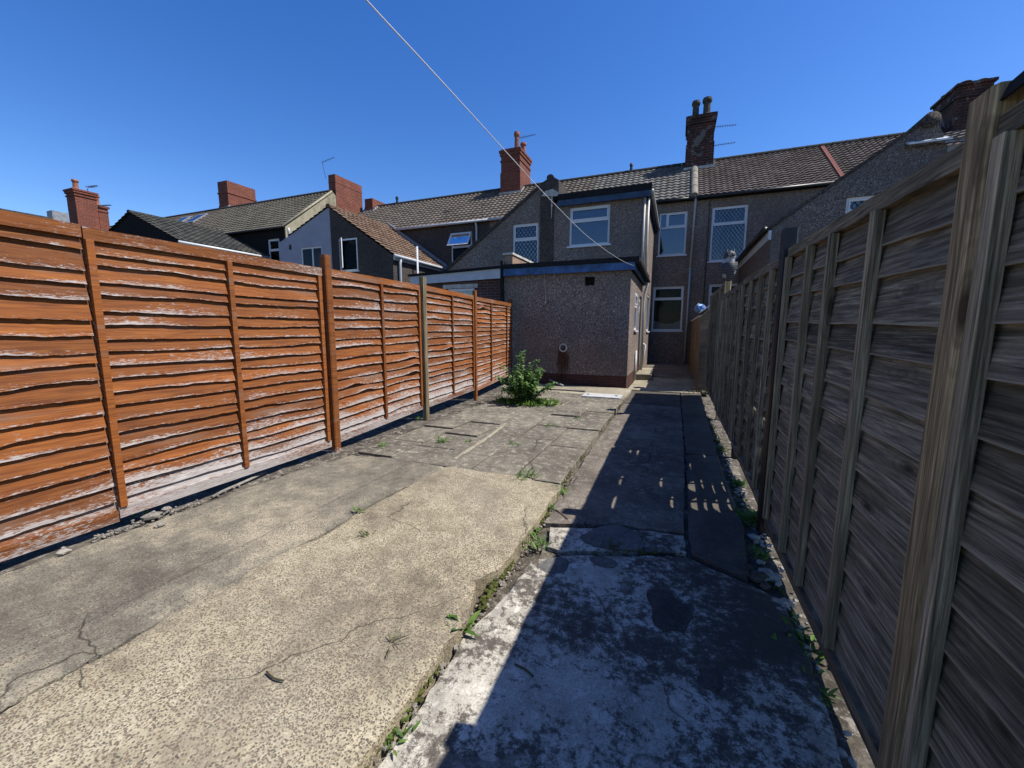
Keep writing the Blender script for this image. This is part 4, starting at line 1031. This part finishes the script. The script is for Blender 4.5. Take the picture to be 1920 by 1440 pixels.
# far-left roofs and stacks that just clear the fence
e2 = thing('gabled_extension', 'low roof ridge just showing above the fence at the far left edge', 'extension', (-30, 8, 0))
mb = MB(); rz2 = P(45, 399, X=-30).z-.12
mb.prism([(-33.5, -.1), (-33.5, rz2-2.1), (-30, rz2-.1), (-26.5, rz2-2.1), (-26.5, -.1)], 3.5, 11.35, 'y'); mb.build('wall', MAT['render_black'], e2, fix=True)
v = Vector((-3.5, 0, 2.1)).normalized()
tile_roof('roof', MAT['tile_slate'], e2, Vector((-26.4, 3.4, rz2-2.1)), (0, 1, 0), 8.0, v, 4.1, seed=12)
mb = MB(); ridge_row(mb, (-30, 3.4, rz2+.05), (-30, 11.4, rz2+.05), .12); mb.build('ridge', MAT['tile_slate'], e2)
k = stack(-29.98, (97, 394), (128, 401), (87, 396))
chimney(e2, *k[:4], rz2-1.2, k[4], MAT['lead'])
b3 = thing('terraced_house', 'distant house hidden by the fence except for two red brick chimneys', 'house', (-40, 14, 0))
mb = MB(); mb.prism([(-48, -.1), (-48, 5.4), (-41, 7.3), (-33, 5.4), (-33, -.1)], 13.2, 15.7, 'y'); mb.build('wall', MAT['render_black'], b3, fix=True)
mb = MB(); mb.add([(-48.2, 13, 5.42), (-48.2, 15.7, 5.42), (-41, 15.7, 7.36), (-41, 13, 7.36), (-32.8, 13, 5.42), (-32.8, 15.7, 5.42)], [(0, 3, 2, 1), (3, 4, 5, 2)]); mb.build('roof', MAT['tile_slate'], b3, fix=True)
k = stack(-36, (138, 352), (180, 366), (122, 352)); zc = k[4]
chimney(b3, *k[:4], 5.5, zc, MAT['brick_red'], [(-36.35, k[2]+.25, .62, .17)], [(zc-.45, zc-.38, .05), (zc-.26, zc-.12, .06), (zc-.12, zc-.02, .1)], 'terracotta')
k2 = stack(-36.3, (183, 384), (198, 388), (172, 384)); zc2 = k2[4]
chimney(b3, *k2[:2], max(k2[2], k[3]+.05), k2[3]+.1, 5.5, zc2, MAT['brick_red'], [(-36.6, k2[3]-.3, .7, .16)], [(zc2-.4, zc2-.34, .04), (zc2-.14, zc2-.02, .08)], 'terracotta')

# ---- right neighbour
r1 = thing('terraced_house', 'plum-roofed terraced house right of the path with a leaded bedroom window', 'house', (2.8, YH, 0), 'houses of the terrace')
wI = rect(1336, 389, 1396, 487, YH); wJ = rect(1330, 533, 1400, 615, YH)
house_body(r1, .424, 5.2, MAT['peb_house'], boxes=[opening('y', YH, *wI), opening('y', YH, *wJ)])
house_roof(r1, .52, 5.2, MAT['tile_red'], seed=14, tw=.21, th=.235)
window(r1, 'y', YH, *wI, transom=P(1365, 419, Y=YH).z, lead=True, curtain='swag', gm='glass')
window(r1, 'y', YH, *wJ, transom=P(1365, 552, Y=YH).z, gm='glass_dark')
gutter(r1, [(.5, YH-.2, EV-.17), (5.2, YH-.2, EV-.17)], MAT['black'], .065)
mb = MB(); mb.box(.43, 5.2, YH-.05, YH-.004, EV-.24, EV-.05); mb.build('eaves_board', MAT['black'], r1)
mb = MB(); mb.tube([(1.0, YH-.03, EV-.3), (.98, YH-.03, .1)], .016, 6); mb.build('cable', MAT['black'], r1)
YQ = 13.0
c0 = P(1447, 428, Y=YQ); pk2 = P(1733, 231, Y=YQ)
s2 = (pk2.z-c0.z)/(pk2.x-c0.x)
wK = rect(1588, 370, 1660, 440, YQ)
mb = MB(); mb.prism([(c0.x, -.1), (c0.x, c0.z), (pk2.x, pk2.z), (pk2.x+.28, pk2.z-.05), (5.62, pk2.z-.75), (5.62, -.1)], YQ, YH, 'y'); o = mb.build('extension_wall', MAT['peb_grey'], r1, fix=True); cut(o, [opening('y', YQ, *wK)])
window(r1, 'y', YQ, *wK, transom=wK[2]+(wK[3]-wK[2])*.62, lead=True, gm='glass')
v = Vector((pk2.x-c0.x, 0, pk2.z-c0.z)).normalized()
tile_roof('extension_roof', MAT['tile_red'], r1, Vector((c0.x, YQ+.12, c0.z+.02))-v*.15, (0, 1, 0), YH-YQ-.1, v, (pk2.x-c0.x)/v.x-.1, seed=15)
mb = MB(); mb.hexa([(c0.x-.1, YQ-.03, c0.z-.06), (pk2.x, YQ-.03, pk2.z+.0), (pk2.x, YQ+.11, pk2.z+.0), (c0.x-.1, YQ+.11, c0.z-.06), (c0.x-.1, YQ-.03, c0.z+.03), (pk2.x, YQ-.03, pk2.z+.09), (pk2.x, YQ+.11, pk2.z+.09), (c0.x-.1, YQ+.11, c0.z+.03)]); mb.build('verge', MAT['peb_dark'], r1)
mb = MB(); mb.tube([(pk2.x+.1, YQ-.08, pk2.z+.04), (pk2.x+.1, YQ+3, pk2.z+.04)], .17, 12); mb.build('ridge', MAT['peb_dark'], r1, smooth=True)
gutter(r1, [(c0.x-.16, YQ-.02, c0.z-.02), (c0.x-.16, YH-.05, c0.z-.02)], MAT['black'], .075)
mb = MB(); mb.box(c0.x-.07, c0.x-.005, YQ-.06, YH-.02, c0.z-.30, c0.z-.06); mb.build('fascia', MAT['fascia'], r1)
mb = MB(); mb.box(c0.x-.03, c0.x-.002, YQ+.02, YH-.02, -.1, c0.z-.31); mb.build('side_wall', pebbledash('pink grey pebbledash', (1.06, .93, .86), 1.15), r1)
# last house on the right with the big chimney
r2 = thing('terraced_house', 'last house on the right, its big brick chimney rising above the fence', 'house', (8, YH, 0), 'houses of the terrace')
house_body(r2, 5.204, 12.5, MAT['peb_house'])
house_roof(r2, 5.2, 12.5, MAT['tile_red'], seed=16, tw=.21, th=.235)
mb = MB(); tv = SLV.normalized(); q0 = Vector((5.22, YH, EV)); nn = Vector((0, -tv.z, tv.y))
mb.hexa([q0+Vector((dx, 0, 0))+tv*dv+nn*dn for dn in (.0, .075) for dx, dv in ((0, -.2), (.13, -.2), (.13, 3.6), (0, 3.6))]); mb.build('red_tile_course', plain('bright red tile', (.24, .065, .05), .8, .2, .4, 9), r2)
zc = P(1866, 146, Y=21).z; cx1 = P(1866, 146, Y=21).x; cx0 = P(1795, 180, Y=21).x; cy1 = P(1748, 215, X=cx0).y
chimney(r2, cx0, cx1, 21.0, cy1, 7.2, zc, MAT['brick_soot'], [(cx0+.3, 21.3, .16, .16), (cx0+.75, 21.3, .14, .15), (cx0+.2, 22.2, .18, .15)], [(zc-.1, zc, .07), (zc-.5, zc-.4, .05)])
mb = MB()
for i in range(5): mb.box(cx0-.45+i*.3, cx0-.15+i*.3, 20.5, 20.9, roof_z(20.5)+.02-.002*i, roof_z(20.9)+.05)
mb.build('lead_flashing', MAT['lead'], r2)
fa = P(1708, 271, Y=YQ-.2)
lean = tile_roof('lower_roof', MAT['tile_grey'], r2, Vector((fa.x, YQ-.12, fa.z)), (1, 0, 0), 2.6, (0, .8, .36), 1.6, .3, .3, seed=17)
mb = MB(); mb.hexa([(fa.x-.02, YQ-.16, fa.z+.02), (fa.x+.75, YQ-.16, fa.z+.02), (fa.x+.75, YQ+.15, fa.z+.15), (fa.x-.02, YQ+.15, fa.z+.15), (fa.x-.02, YQ-.16, fa.z+.06), (fa.x+.75, YQ-.16, fa.z+.06), (fa.x+.75, YQ+.15, fa.z+.20), (fa.x-.02, YQ+.15, fa.z+.20)]); mb.build('mortar_fillet', MAT['upvc'], r2)
mb = MB(); mb.box(5.63, 7.6, YQ+.1, YH, -.1, fa.z-.02); mb.build('extension_wall', MAT['render_white'], r2)

# ------------------------------------------------------------------ aerials
def aerial(label, base, top, boom, n=9, el=.14, r=.011):
    t = thing('tv_aerial', label, 'aerial', base, 'television aerials')
    mb = MB(); mb.tube([base, top], r*1.2, 6); mb.build('mast', MAT['metal'], t)
    mb = MB(); a, b = Vector(boom[0]), Vector(boom[1]); mb.tube([a, b], r, 6); d = (b-a).normalized(); s = d.cross(Vector((0, 0, 1))).normalized(); s2_ = s.cross(d)
    for i in range(n):
        p = a.lerp(b, (i+.5)/n); w = el*(1.2-.5*i/n)
        mb.tube([p-s*w-s2_*.0, p+s*w], r*.55, 4); mb.tube([p-s2_*w*.35, p+s2_*w*.35], r*.5, 4)
    mb.build('boom', MAT['metal'], t)
def pv(x, y, Y): p = P(x, y, Y=Y); return (p.x, p.y, p.z)
aerial('tv aerial fixed high on the sooty chimney straight ahead', pv(1336, 262, 21.9), pv(1338, 236, 21.9), (pv(1339, 238, 21.9), pv(1381, 234, 21.9)))
aerial('tv aerial fixed low on the sooty chimney straight ahead', pv(1334, 285, 21.9), pv(1335, 272, 21.9), (pv(1335, 273.5, 21.9), pv(1379, 267, 21.9)))
aerial('tv aerial above the clay pots of the chimney left of the gable', pv(976, 300, 21.7), pv(969, 257, 21.7), (pv(973, 259, 21.7), pv(1004, 252, 21.7)))
aerial('tv aerial on a bent mast beside the end-house chimney', pv(611, 335, 18.9), pv(604, 303, 18.9), (pv(604, 304, 18.9), pv(627, 295, 18.9)), 5, .12)
aerial('tv aerial with white reflector on the far left chimney', pv(165, 358, 14.6), pv(163, 351, 14.6), (pv(165, 351, 14.6), pv(182, 348, 14.6)), 6, .15, .02)
aerial('tv aerial sticking out of the shorter far left chimney', pv(184, 390, 15.2), pv(185, 384, 15.2), (pv(186, 386, 15.2), pv(208, 384.5, 15.2)), 6, .15, .02)
aerial('tv aerial on a pale mast against the brown mixed roof', pv(837, 425, YH-.3), pv(836, 392, YH-.3), (pv(832, 398, YH-.3), pv(843, 396, YH-.3)), 6, .22)
aerial('thin tv aerial on the roof beside the slanted gable', pv(904, 412, YH-.3), pv(904, 385, YH-.3), (pv(902, 384, YH-.3), pv(912, 380, YH-.3)), 5, .16)

# ------------------------------------------------------------------ washing line and hanging string
zl_ = [(1190, 497, 10.02), (1182, 496, 9.3), (1165, 488, 7.4), (1110, 450, 4.86), (1040, 385, 3.3), (960, 300, 2.38), (900, 232, 1.94), (800, 130, 1.47), (685, 0, 1.14), (520, -190, .8)]
pts = [P(1188, 498, Y=YO-.13)]
for q in ((1165, 488), (1110, 450), (1040, 383), (960, 297), (900, 231), (800, 122), (685, -2), (520, -190)): pts.append(P(q[0], q[1], X=-.95))
# Catmull-Rom through the measured points
def crom(p, n=10):
    out = []
    for i in range(len(p)-1):
        a, b, c, d = p[max(0, i-1)], p[i], p[i+1], p[min(len(p)-1, i+2)]
        for j in range(n):
            t = j/n; out.append(.5*((2*b)+(c-a)*t+(2*a-5*b+4*c-d)*t*t+(3*b-a-3*c+d)*t**3))
    return out+[p[-1]]
mb = MB(); mb.tube(crom(pts), .0026, 6)
tag(mb.build('washing_line', MAT['upvc'], smooth=True), 'white washing line running from the outbuilding fascia over the yard', 'washing line')
mb = MB(); a, b = P(1020, 506, Y=YO-.13), P(1023, 560, Y=YO-.05)
mb.tube([a, a.lerp(b, .5)+Vector((.006, 0, 0)), b], .0035, 5); mb.tube([b, b+Vector((.012, 0, -.12))], [.004, .014], 6); mb.tube([b, b+Vector((-.008, 0, -.14))], [.004, .012], 6)
tag(mb.build('hanging_string', MAT['mortar'], smooth=True), 'frayed white string hanging from the blue fascia of the outbuilding', 'string')

# ------------------------------------------------------------------ right side: garden wall, bag, owl
gwl = thing('garden_wall', 'old orange-buff brick garden wall at the end of the right fence', 'garden wall', (.6, 11, 0))
pz_ = P(1322, 597, Y=10.6).z
mb = MB(); mb.hexa([(.53, 10.45, -.1), (.80, 10.45, -.1), (.80, 12.0, -.1), (.53, 12.0, -.1), (.53, 10.45, 1.72), (.80, 10.45, 1.98), (.80, 12.0, 1.98), (.53, 12.0, 1.72)]); mb.build('pier', MAT['brick_buff'], gwl)
mb = MB(); mb.box(.56, .78, 12.003, YH-.01, -.1, 1.74); mb.build('wall', MAT['brick_buff'], gwl)
mb = MB(); mb.box(.54, .80, 12.003, YH-.01, 1.743, 1.80); mb.build('coping', MAT['mortar'], gwl)
bp = P(1312, 583, Y=10.9)
mb = MB(); n = 16; vs = []
for i in range(9):
    th = math.pi*i/8
    for j in range(n):
        q = 2*math.pi*j/n; r_ = 1+.35*nz(math.cos(q)*1.6+3, math.sin(q)*1.6, i*.5)
        vs.append((bp.x+.12*math.sin(th)*math.cos(q)*r_, bp.y+.16*math.sin(th)*math.sin(q)*r_, 1.93+.11*math.cos(th)*r_))
mb.add(vs, [(i*n+j, i*n+(j+1) % n, (i+1)*n+(j+1) % n, (i+1)*n+j) for i in range(8) for j in range(n)])
a = Mt('crumpled blue and white plastic', .4, .4); a.col(a.ramp(a.noise(9, 2, .4), [(.40, (.05, .16, .42)), (.56, (.09, .24, .55)), (.62, (.75, .77, .8))], 'CONSTANT'))
tag(mb.build('plastic_bag', a.m, fix=True), 'crumpled blue and white plastic bag on top of the brick garden wall', 'plastic bag')
mb = MB(); A, B = P(1304, 601, Y=10.42), P(1334, 576, Y=10.42)
A = Vector((.50, 10.42, 1.80)); B = Vector((.86, 10.42, 2.09)); d = (B-A).normalized(); up = Vector((-d.z, 0, d.x))
mb.hexa([A+up*e+Vector((0, f_, 0)) for e in (0,) for f_ in (0, )] and [A, B, B+Vector((0, .5, 0)), A+Vector((0, .5, 0)), A+up*.022, B+up*.022, B+up*.022+Vector((0, .5, 0)), A+up*.022+Vector((0, .5, 0))])
tag(mb.build('white_board', MAT['upvc'], bevel=.004), 'slanted white board lying across the top of the brick garden wall', 'board')
# owl ornament
ow = thing('owl_ornament', 'grey and white owl scarer standing on the fence post', 'owl ornament', (XR+.02, 7.56, 2.19))
mb = MB(); ox, oy, oz = XR+.02, 7.56, 2.19
mb.lathe([(.045, 0), (.062, .012), (.070, .05), (.088, .11), (.102, .18), (.103, .24), (.092, .295), (.073, .325), (.076, .35), (.088, .385), (.087, .42), (.068, .455), (.035, .472), (.004, .478)], (ox, oy, oz), 20, 1, .92)
for i, p in enumerate(mb.v):
    x, y, z = p; k = (z-oz)
    y2 = y-(.018 if .08 < k < .27 else 0)*(1 if y < oy else -.5)      # breast forward, back flat
    mb.v[i] = (x, y2+.012*nz(x*40, y*40, z*40), z)
a = Mt('grey barred owl plumage', .6, .3)
x, y, z = a.sep()[:3]
bar_ = a.math('SINE', a.math('MULTIPLY', a.math('ADD', z, a.math('MULTIPLY', a.noise(18, 3), .03)), 190.))
c = a.mix(a.ramp(bar_, [(.35, 0.), (.6, 1.)]), (.035, .035, .04), (.10, .10, .11))
c = a.mix(a.ramp(a.noise(9, 3), [(.56, 0.), (.62, .9)]), c, (.42, .42, .43))
a.col(c)
mb.build('body', a.m, ow, smooth=True, fix=True)
mb = MB()
for sd in (-1, 1): mb.lathe([(.020, 0), (.014, .03), (.002, .062)], (ox+sd*.05, oy-.01, oz+.445), 8)
mb.build('ear_tuft', MAT['metal'], ow)
for sd in (-1, 1):
    m2 = MB(); vs = []; n = 14
    for j in range(n):
        q = 2*math.pi*j/n; vs.append((ox+sd*.034+.021*math.cos(q), oy-.082, oz+.40+.021*math.sin(q)))
    vs.append((ox+sd*.034, oy-.094, oz+.40)); m2.add(vs, [(j, (j+1) % n, n) for j in range(n)]); m2.build('eye', MAT['black'], ow, fix=True)
    m2 = MB(); vs = []; prof = [(.30, .03), (.25, .055), (.18, .062), (.10, .045), (.04, .012)]
    for zz_, w_ in prof:
        for t_ in (-1, 1): vs.append((ox+sd*(.092 if zz_ > .1 else .075), oy+t_*w_, oz+zz_))
        for t_ in (-1, 1): vs.append((ox+sd*(.114 if zz_ > .1 else .09), oy+t_*w_*.7, oz+zz_))
    m2.add(vs, [(i*4+p_, i*4+q_, i*4+4+q_, i*4+4+p_) for i in range(4) for p_, q_ in ((0, 2), (2, 3), (3, 1))]); m2.build('wing', a.m, ow, fix=True)
mb = MB(); mb.lathe([(.012, 0), (.008, -.02), (.001, -.035)], (ox, oy-.092, oz+.385), 6); mb.build('beak', MAT['black'], ow)
mb = MB(); mb.lathe([(.052, 0), (.056, .01), (.05, .022)], (ox, oy, oz-.004), 14); mb.build('base', MAT['black'], ow)

# ------------------------------------------------------------------ ground litter
a0, a1 = P(1100, 738, Z=.02), P(1172, 752, Z=.02)
mcx0, mcx1, mcy0, mcy1 = -1.77, -.98, 8.30, 8.74
cv = thing('inspection_cover', 'pale rectangular inspection cover lying on the paving in front of the outbuilding', 'inspection cover', ((mcx0+mcx1)/2, (mcy0+mcy1)/2, 0))
mb = MB(); mb.box(mcx0, mcx1, mcy0, mcy1, .012, .042); mb.build('cover', plain('pale galvanised cover', (.58, .58, .57), .6, .3, .2, 9), cv, bevel=.006)
mb = MB(); mb.box(mcx0-.04, mcx1+.04, mcy0-.04, mcy1+.04, -.03, .0115); mb.build('frame', MAT['stone'], cv)
for kx in (mcx0+.1, mcx1-.1):
    mb = MB(); mb.tube([(kx-.03, (mcy0+mcy1)/2, .042), (kx-.02, (mcy0+mcy1)/2, .05), (kx+.02, (mcy0+mcy1)/2, .05), (kx+.03, (mcy0+mcy1)/2, .042)], .008, 6); mb.build('handle', MAT['metal'], cv)
mb = MB(); mb.box(-2.75, -1.85, 9.08, 9.17, -.01, .035); tag(mb.build('kerb_strip', MAT['stone'], bevel=.008), 'low concrete edging strip on the ground behind the bush', 'edging')
mb = MB(); mb.tube([P(1030, 712, Y=9.95), P(1056, 723, Z=.02)], .022, 8); tag(mb.build('loose_pipe', MAT['lead'], smooth=True), 'grey loose pipe leaning against the foot of the outbuilding wall', 'pipe')
def rock(mb, c, r, seed, flat=.55, n=10):
    pr = random.Random(seed); sx, sy, sz = (pr.uniform(.7, 1.3) for _ in range(3)); vs = []; rz = pr.uniform(0, 6)
    for i in range(6):
        th = math.pi*i/5
        for j in range(n):
            q = 2*math.pi*j/n+rz; k = 1+.45*nz(math.cos(q)*1.3+seed, math.sin(q)*1.3, i*.6)
            vs.append((c[0]+r*sx*k*math.sin(th)*math.cos(q), c[1]+r*sy*k*math.sin(th)*math.sin(q), c[2]+r*flat*sz*k*math.cos(th)))
    mb.add(vs, [(i*n+j, i*n+(j+1) % n, (i+1)*n+(j+1) % n, (i+1)*n+j) for i in range(5) for j in range(n)], rnd=pr.random())
for i, (x, y, r, lb) in enumerate(((285, 968, .055, 'flat buff stone at the foot of the large orange panel'), (312, 955, .04, 'round grey stone at the foot of the large orange panel'),
                                  (300, 984, .03, 'small brown stone in the rubble under the orange fence'), (118, 1035, .03, 'pale chip of concrete under the nearest orange panel'))):
    p = P(x, y, Z=.01); mb = MB(); rock(mb, (p.x, p.y, .012), r, i+3); tag(mb.build('stone', MAT['stone'], fix=True), lb, 'stone', 'stones by the left fence')
mb = MB(); pr = random.Random(9)
for k in range(250):
    if k < 110: x, y = pr.gauss(-3.57, .035), pr.uniform(1.35, 2.0)
    elif k < 215: x, y = -3.53-.02*abs(pr.gauss(0, 1.5)), pr.uniform(3.6, 8.6)
    else: x, y = pr.gauss(-3.57, .03), pr.uniform(.6, 3.6)
    rock(mb, (x, y, -.012+pr.uniform(0, .016)), pr.uniform(.005, .014), k, .6, 6)
o = mb.build('gravel', MAT['stone'], fix=True); o['kind'] = 'stuff'; o['label'] = 'loose grit and rubble along the foot of the left fence'
mb = MB()
for k in range(190):
    x, y = pr.gauss(.64, .03), pr.uniform(1.0, 9.5)
    if k < 90: y = pr.choice((2.35, 2.75, 3.2, 3.7, 4.2))+pr.gauss(0, .12)
    rock(mb, (x, y, -.095+pr.uniform(0, .02)), pr.uniform(.006, .02), k+900, .6, 6)
o = mb.build('gravel', MAT['pale_stone'], fix=True); o['kind'] = 'stuff'; o['label'] = 'white limestone chips along the foot of the right fence'
for i, (y, r) in enumerate(((2.72, .06), (3.22, .045), (2.45, .05))):
    mb = MB(); rock(mb, (.60, y, -.085), r, 40+i); tag(mb.build('stone', MAT['pale_stone'], fix=True), ('white broken stone under the large grey panel', 'small white stone beside the foot of the black post', 'chalky white stone nearest the camera under the grey panel')[i], 'stone', 'stones by the right fence')
mb = MB()
for k in range(260):
    y = pr.uniform(.7, 3.7); x = -.885+pr.gauss(0, .022)+(.02 if y > 2 else 0)
    rock(mb, (x, y, -.075+pr.uniform(-.01, .02)), pr.uniform(.004, .014), k+2000, .6, 6)
o = mb.build('gravel', MAT['stone'], fix=True); o['kind'] = 'stuff'; o['label'] = 'grit and crumbs in the dirt gap between the cream concrete and the path'
mb = MB(); pr = random.Random(77)
for k in range(1500):
    q = pr.random()
    if q < .35: y = pr.uniform(.8, 3.6); x = -.90+pr.gauss(0, .018); z = -.055
    elif q < .7: y = pr.uniform(1.2, 9.5); x = .615+pr.gauss(0, .03); z = -.092
    elif q < .85: x = pr.uniform(-.6, .12); y = 2.50+.22*(x+.6)/.7+pr.gauss(0, .012); z = -.06
    else: y = pr.uniform(3.5, 8.6); x = -.905+pr.gauss(0, .01); z = -.012
    if nz(x*3, y*2.2, 4.) < .02: continue
    rock(mb, (x, y, z), pr.uniform(.006, .016), k+5000, .5, 5)
o = mb.build('moss', MAT['moss'], fix=True, smooth=True); o['kind'] = 'stuff'; o['label'] = 'patchy moss in the joints and along the broken slab edge'
mb = MB()
for k in range(9): rock(mb, (.50+pr.uniform(-.07, .09), 2.66+pr.uniform(-.1, .1), -.075), pr.uniform(.02, .05), 70+k, .5, 8)
o = mb.build('rubble', MAT['path_dim'], fix=True); tag(o, 'dark broken concrete crumbled at the corner of the path by the grey fence', 'rubble')
p = P(515, 1268, Z=.01)
def stick(label, pxs, z, r, mat='stem'):
    pts = [P(a, b, Z=z) for a, b in pxs]; mb = MB(); mb.tube(crom(pts, 4), r, 6); tag(mb.build('twig', MAT[mat], smooth=True), label, 'twig', 'twigs lying about')
stick('short curved twig lying on the cream concrete', [(500, 1259), (513, 1271), (532, 1276)], .012, .004)
stick('dead grey branch lying beside the orange fence', [(398, 932), (420, 920), (455, 905), (498, 885)], .0, .013, 'stone')
stick('thin dark twig pointing from the slab edge to the white path', [(1036, 950), (1050, 962), (1064, 973)], zp+.012, .005)
stick('dark twig lying on the pale path in the shade', [(965, 1245), (985, 1255), (1000, 1268)], zp+.01, .004)
p = P(1130, 0, Z=0)

# ------------------------------------------------------------------ plants
def leaf(mb, c, d, up, L, w, rnd, fold=.25):
    d = d.normalized(); s = d.cross(up)
    if s.length < 1e-3: s = Vector((1, 0, 0))
    s.normalize(); n = s.cross(d)
    c = Vector(c)
    mb.add([c, c+d*L*.35+s*w*.5+n*fold*w*.3, c+d*L*.75+s*w*.38-n*.1*L, c+d*L-n*.22*L, c+d*L*.75-s*w*.38-n*.1*L, c+d*L*.35-s*w*.5+n*fold*w*.3, c+d*L*.45-n*fold*w*.2],
           [(0, 1, 6), (1, 2, 6), (2, 3, 6), (3, 4, 6), (4, 5, 6), (5, 0, 6)], rnd=rnd)
def rv(pr): 
    v = Vector((pr.gauss(0, 1), pr.gauss(0, 1), pr.gauss(0, 1))); return v.normalized()
bc = P(985, 757, Z=0)
bush = thing('bush', 'leafy green self-seeded bush growing through the paving near the outbuilding', 'bush', (bc.x, bc.y, 0))
pr = random.Random(21); lm = MB(); sm = MB()
for k in range(64):
    q = pr.uniform(0, 6.28); lean_ = pr.uniform(.05, .75)
    h = (1.0 if k < 5 else pr.uniform(.3, .82))*(1-.35*lean_); 
    b0 = Vector((bc.x+pr.gauss(0, .07), bc.y+pr.gauss(0, .07), 0)); tip = b0+Vector((math.cos(q)*lean_*.78, math.sin(q)*lean_*.6, h))
    mid = b0.lerp(tip, .5)+Vector((0, 0, .06)); path_ = crom([b0, mid, tip], 6)
    sm.tube(path_, [.006*(1-.7*i/len(path_)) for i in range(len(path_))], 5)
    for i, c in enumerate(path_):
        if i < 3: continue
        for _ in range(7):
            d = rv(pr); d.z = d.z*.5+.15
            lm_c = c+rv(pr)*pr.uniform(.0, .05)
            leaf(lm, lm_c, d, Vector((0, 0, 1)), pr.uniform(.045, .08), pr.uniform(.028, .048), pr.random())
sm.build('stems', MAT['stem'], bush, smooth=True); lm.build('foliage', MAT['leaf'], bush)
mb = MB(); pr = random.Random(22)
for k in range(1500):
    if k % 3: x, y = pr.gauss(bc.x+.02, .30), pr.gauss(bc.y-.02, .17)
    else: x, y = bc.x+pr.uniform(-.60, .62), bc.y-.02+pr.gauss(.1, .12)
    if ((x-bc.x)/.68)**2+((y-bc.y-.03)/.42)**2 > 1: continue
    d = rv(pr); d.z = abs(d.z)*1.1+.3
    leaf(mb, (x, y, pr.uniform(0, .05)), d, Vector((pr.random(), pr.random(), 1)), pr.uniform(.05, .11), pr.uniform(.012, .03), pr.random())
o = mb.build('ground_cover', MAT['weed'], None); o['kind'] = 'stuff'; o['label'] = 'bright green weeds and grass spreading round the foot of the bush'
p = P(1128, 748, Z=.03)
mb = MB(); p = P(1033, 756, Z=.05); rock(mb, (p.x, p.y, .06), .055, 77); tag(mb.build('stone', MAT['pale_stone'], fix=True), 'white pebble lying in the weeds at the foot of the bush', 'stone')
def weed(label, x, y, z, n, h, spread, mat='weed', seed=0, pxl=True, wd=.010):
    p = P(x, y, Z=z) if pxl else Vector((x, y, z)); pr = random.Random(seed+int(x*7)); mb = MB()
    for _ in range(n):
        q = pr.uniform(0, 6.28); d = Vector((math.cos(q), math.sin(q), pr.uniform(.2, 1.6)))
        leaf(mb, p+Vector((pr.gauss(0, spread), pr.gauss(0, spread), 0)), d, Vector((0, 0, 1)), h*pr.uniform(.5, 1.2), wd*pr.uniform(.7, 1.5), pr.random())
    tag(mb.build('weed', MAT[mat]), label, 'weed', 'weeds in the cracks')
weed('grassy weed tuft in the paving joint left of centre', 833, 828, .0, 40, .11, .05, seed=1)
weed('small grass tuft on the first paving slab beside the tall orange post', 717, 838, .0, 22, .09, .02, seed=2)
weed('low weeds in the paving joint below the bush, farther tuft', 965, 833, .0, 26, .06, .05, seed=3)
weed('weed clump on the slab corner where paving meets cream concrete', 990, 895, .0, 40, .10, .06, seed=4)
weed('upright weeds at the broken slab edge by the path', 1047, 925, -.05, 34, .10, .03, seed=5)
weed('leafy weeds in the dirt gap between slab and white path', 1010, 1022, -.06, 40, .09, .035, seed=6)
weed('single broad-leaved weed at the broken slab edge', 868, 1180, -.05, 16, .10, .015, seed=7, wd=.03)
weed('mossy weeds low on the near slab edge', 735, 1370, -.06, 30, .045, .03, seed=8)
weed('grass tuft in the shaded crack across the white path', 1145, 1028, -.055, 30, .08, .05, 'dry', seed=9)
weed('tiny weed sprig on the cream concrete', 672, 958, .005, 14, .06, .012, seed=10)
weed('thin dry weed sprig on the cream concrete', 690, 1003, .005, 10, .08, .015, 'dry', seed=11)
weed('dry brown weed stalks on the cream concrete near the slab edge', 735, 1210, .005, 10, .09, .012, 'dry', seed=12, wd=.004)
weed('weeds under the foot of the large orange panel', 262, 965, .0, 20, .07, .03, seed=13)
weed('weeds at the foot of the pale bare post', 783, 785, .0, 26, .09, .05, seed=14)
weed('weeds in the joint between paving and path, far tuft', 1030, 800, .0, 24, .06, .06, seed=15)
weed('leafy sunlit weeds at the foot of the black post', .63, 3.55, -.09, 130, .085, .06, seed=16, pxl=False, wd=.026)
weed('shaded weeds along the foot of the grey panel past the black post', .63, 4.3, -.09, 60, .08, .025, seed=17, pxl=False, wd=.022)
weed('weeds by the foot of the large grey panel', .64, 2.15, -.09, 70, .07, .07, seed=18, pxl=False, wd=.02)
for i, (x_, y_, n_, h_, z_, lb) in enumerate(((-.89, 2.62, 20, .06, -.05, 'small weed in the slab edge just below the white path strip'), (-.90, 3.02, 16, .07, -.05, 'small weed in the slab edge beside the white path strip'), (.61, 2.95, 46, .07, -.09, 'leafy weeds between the white stones under the large grey panel'),
        (.62, 1.85, 40, .06, -.09, 'weeds beside the pale path nearest the brown post'), (.62, 5.6, 30, .06, -.09, 'weeds under the grey panel in front of the owl'), (-2.37, 4.4, 14, .05, 0, 'tiny weed in the paving joint nearest the cream concrete'), (-1.39, 6.3, 18, .06, 0, 'low weed in the far paving joint near the path'))):
    weed(lb, x_, y_, z_, n_, h_, .025, seed=60+i, pxl=False, wd=.014)
weed('moss and weeds at the foot of the brick garden wall', .48, 10.3, -.03, 60, .07, .12, 'dry', seed=19, pxl=False, wd=.02)
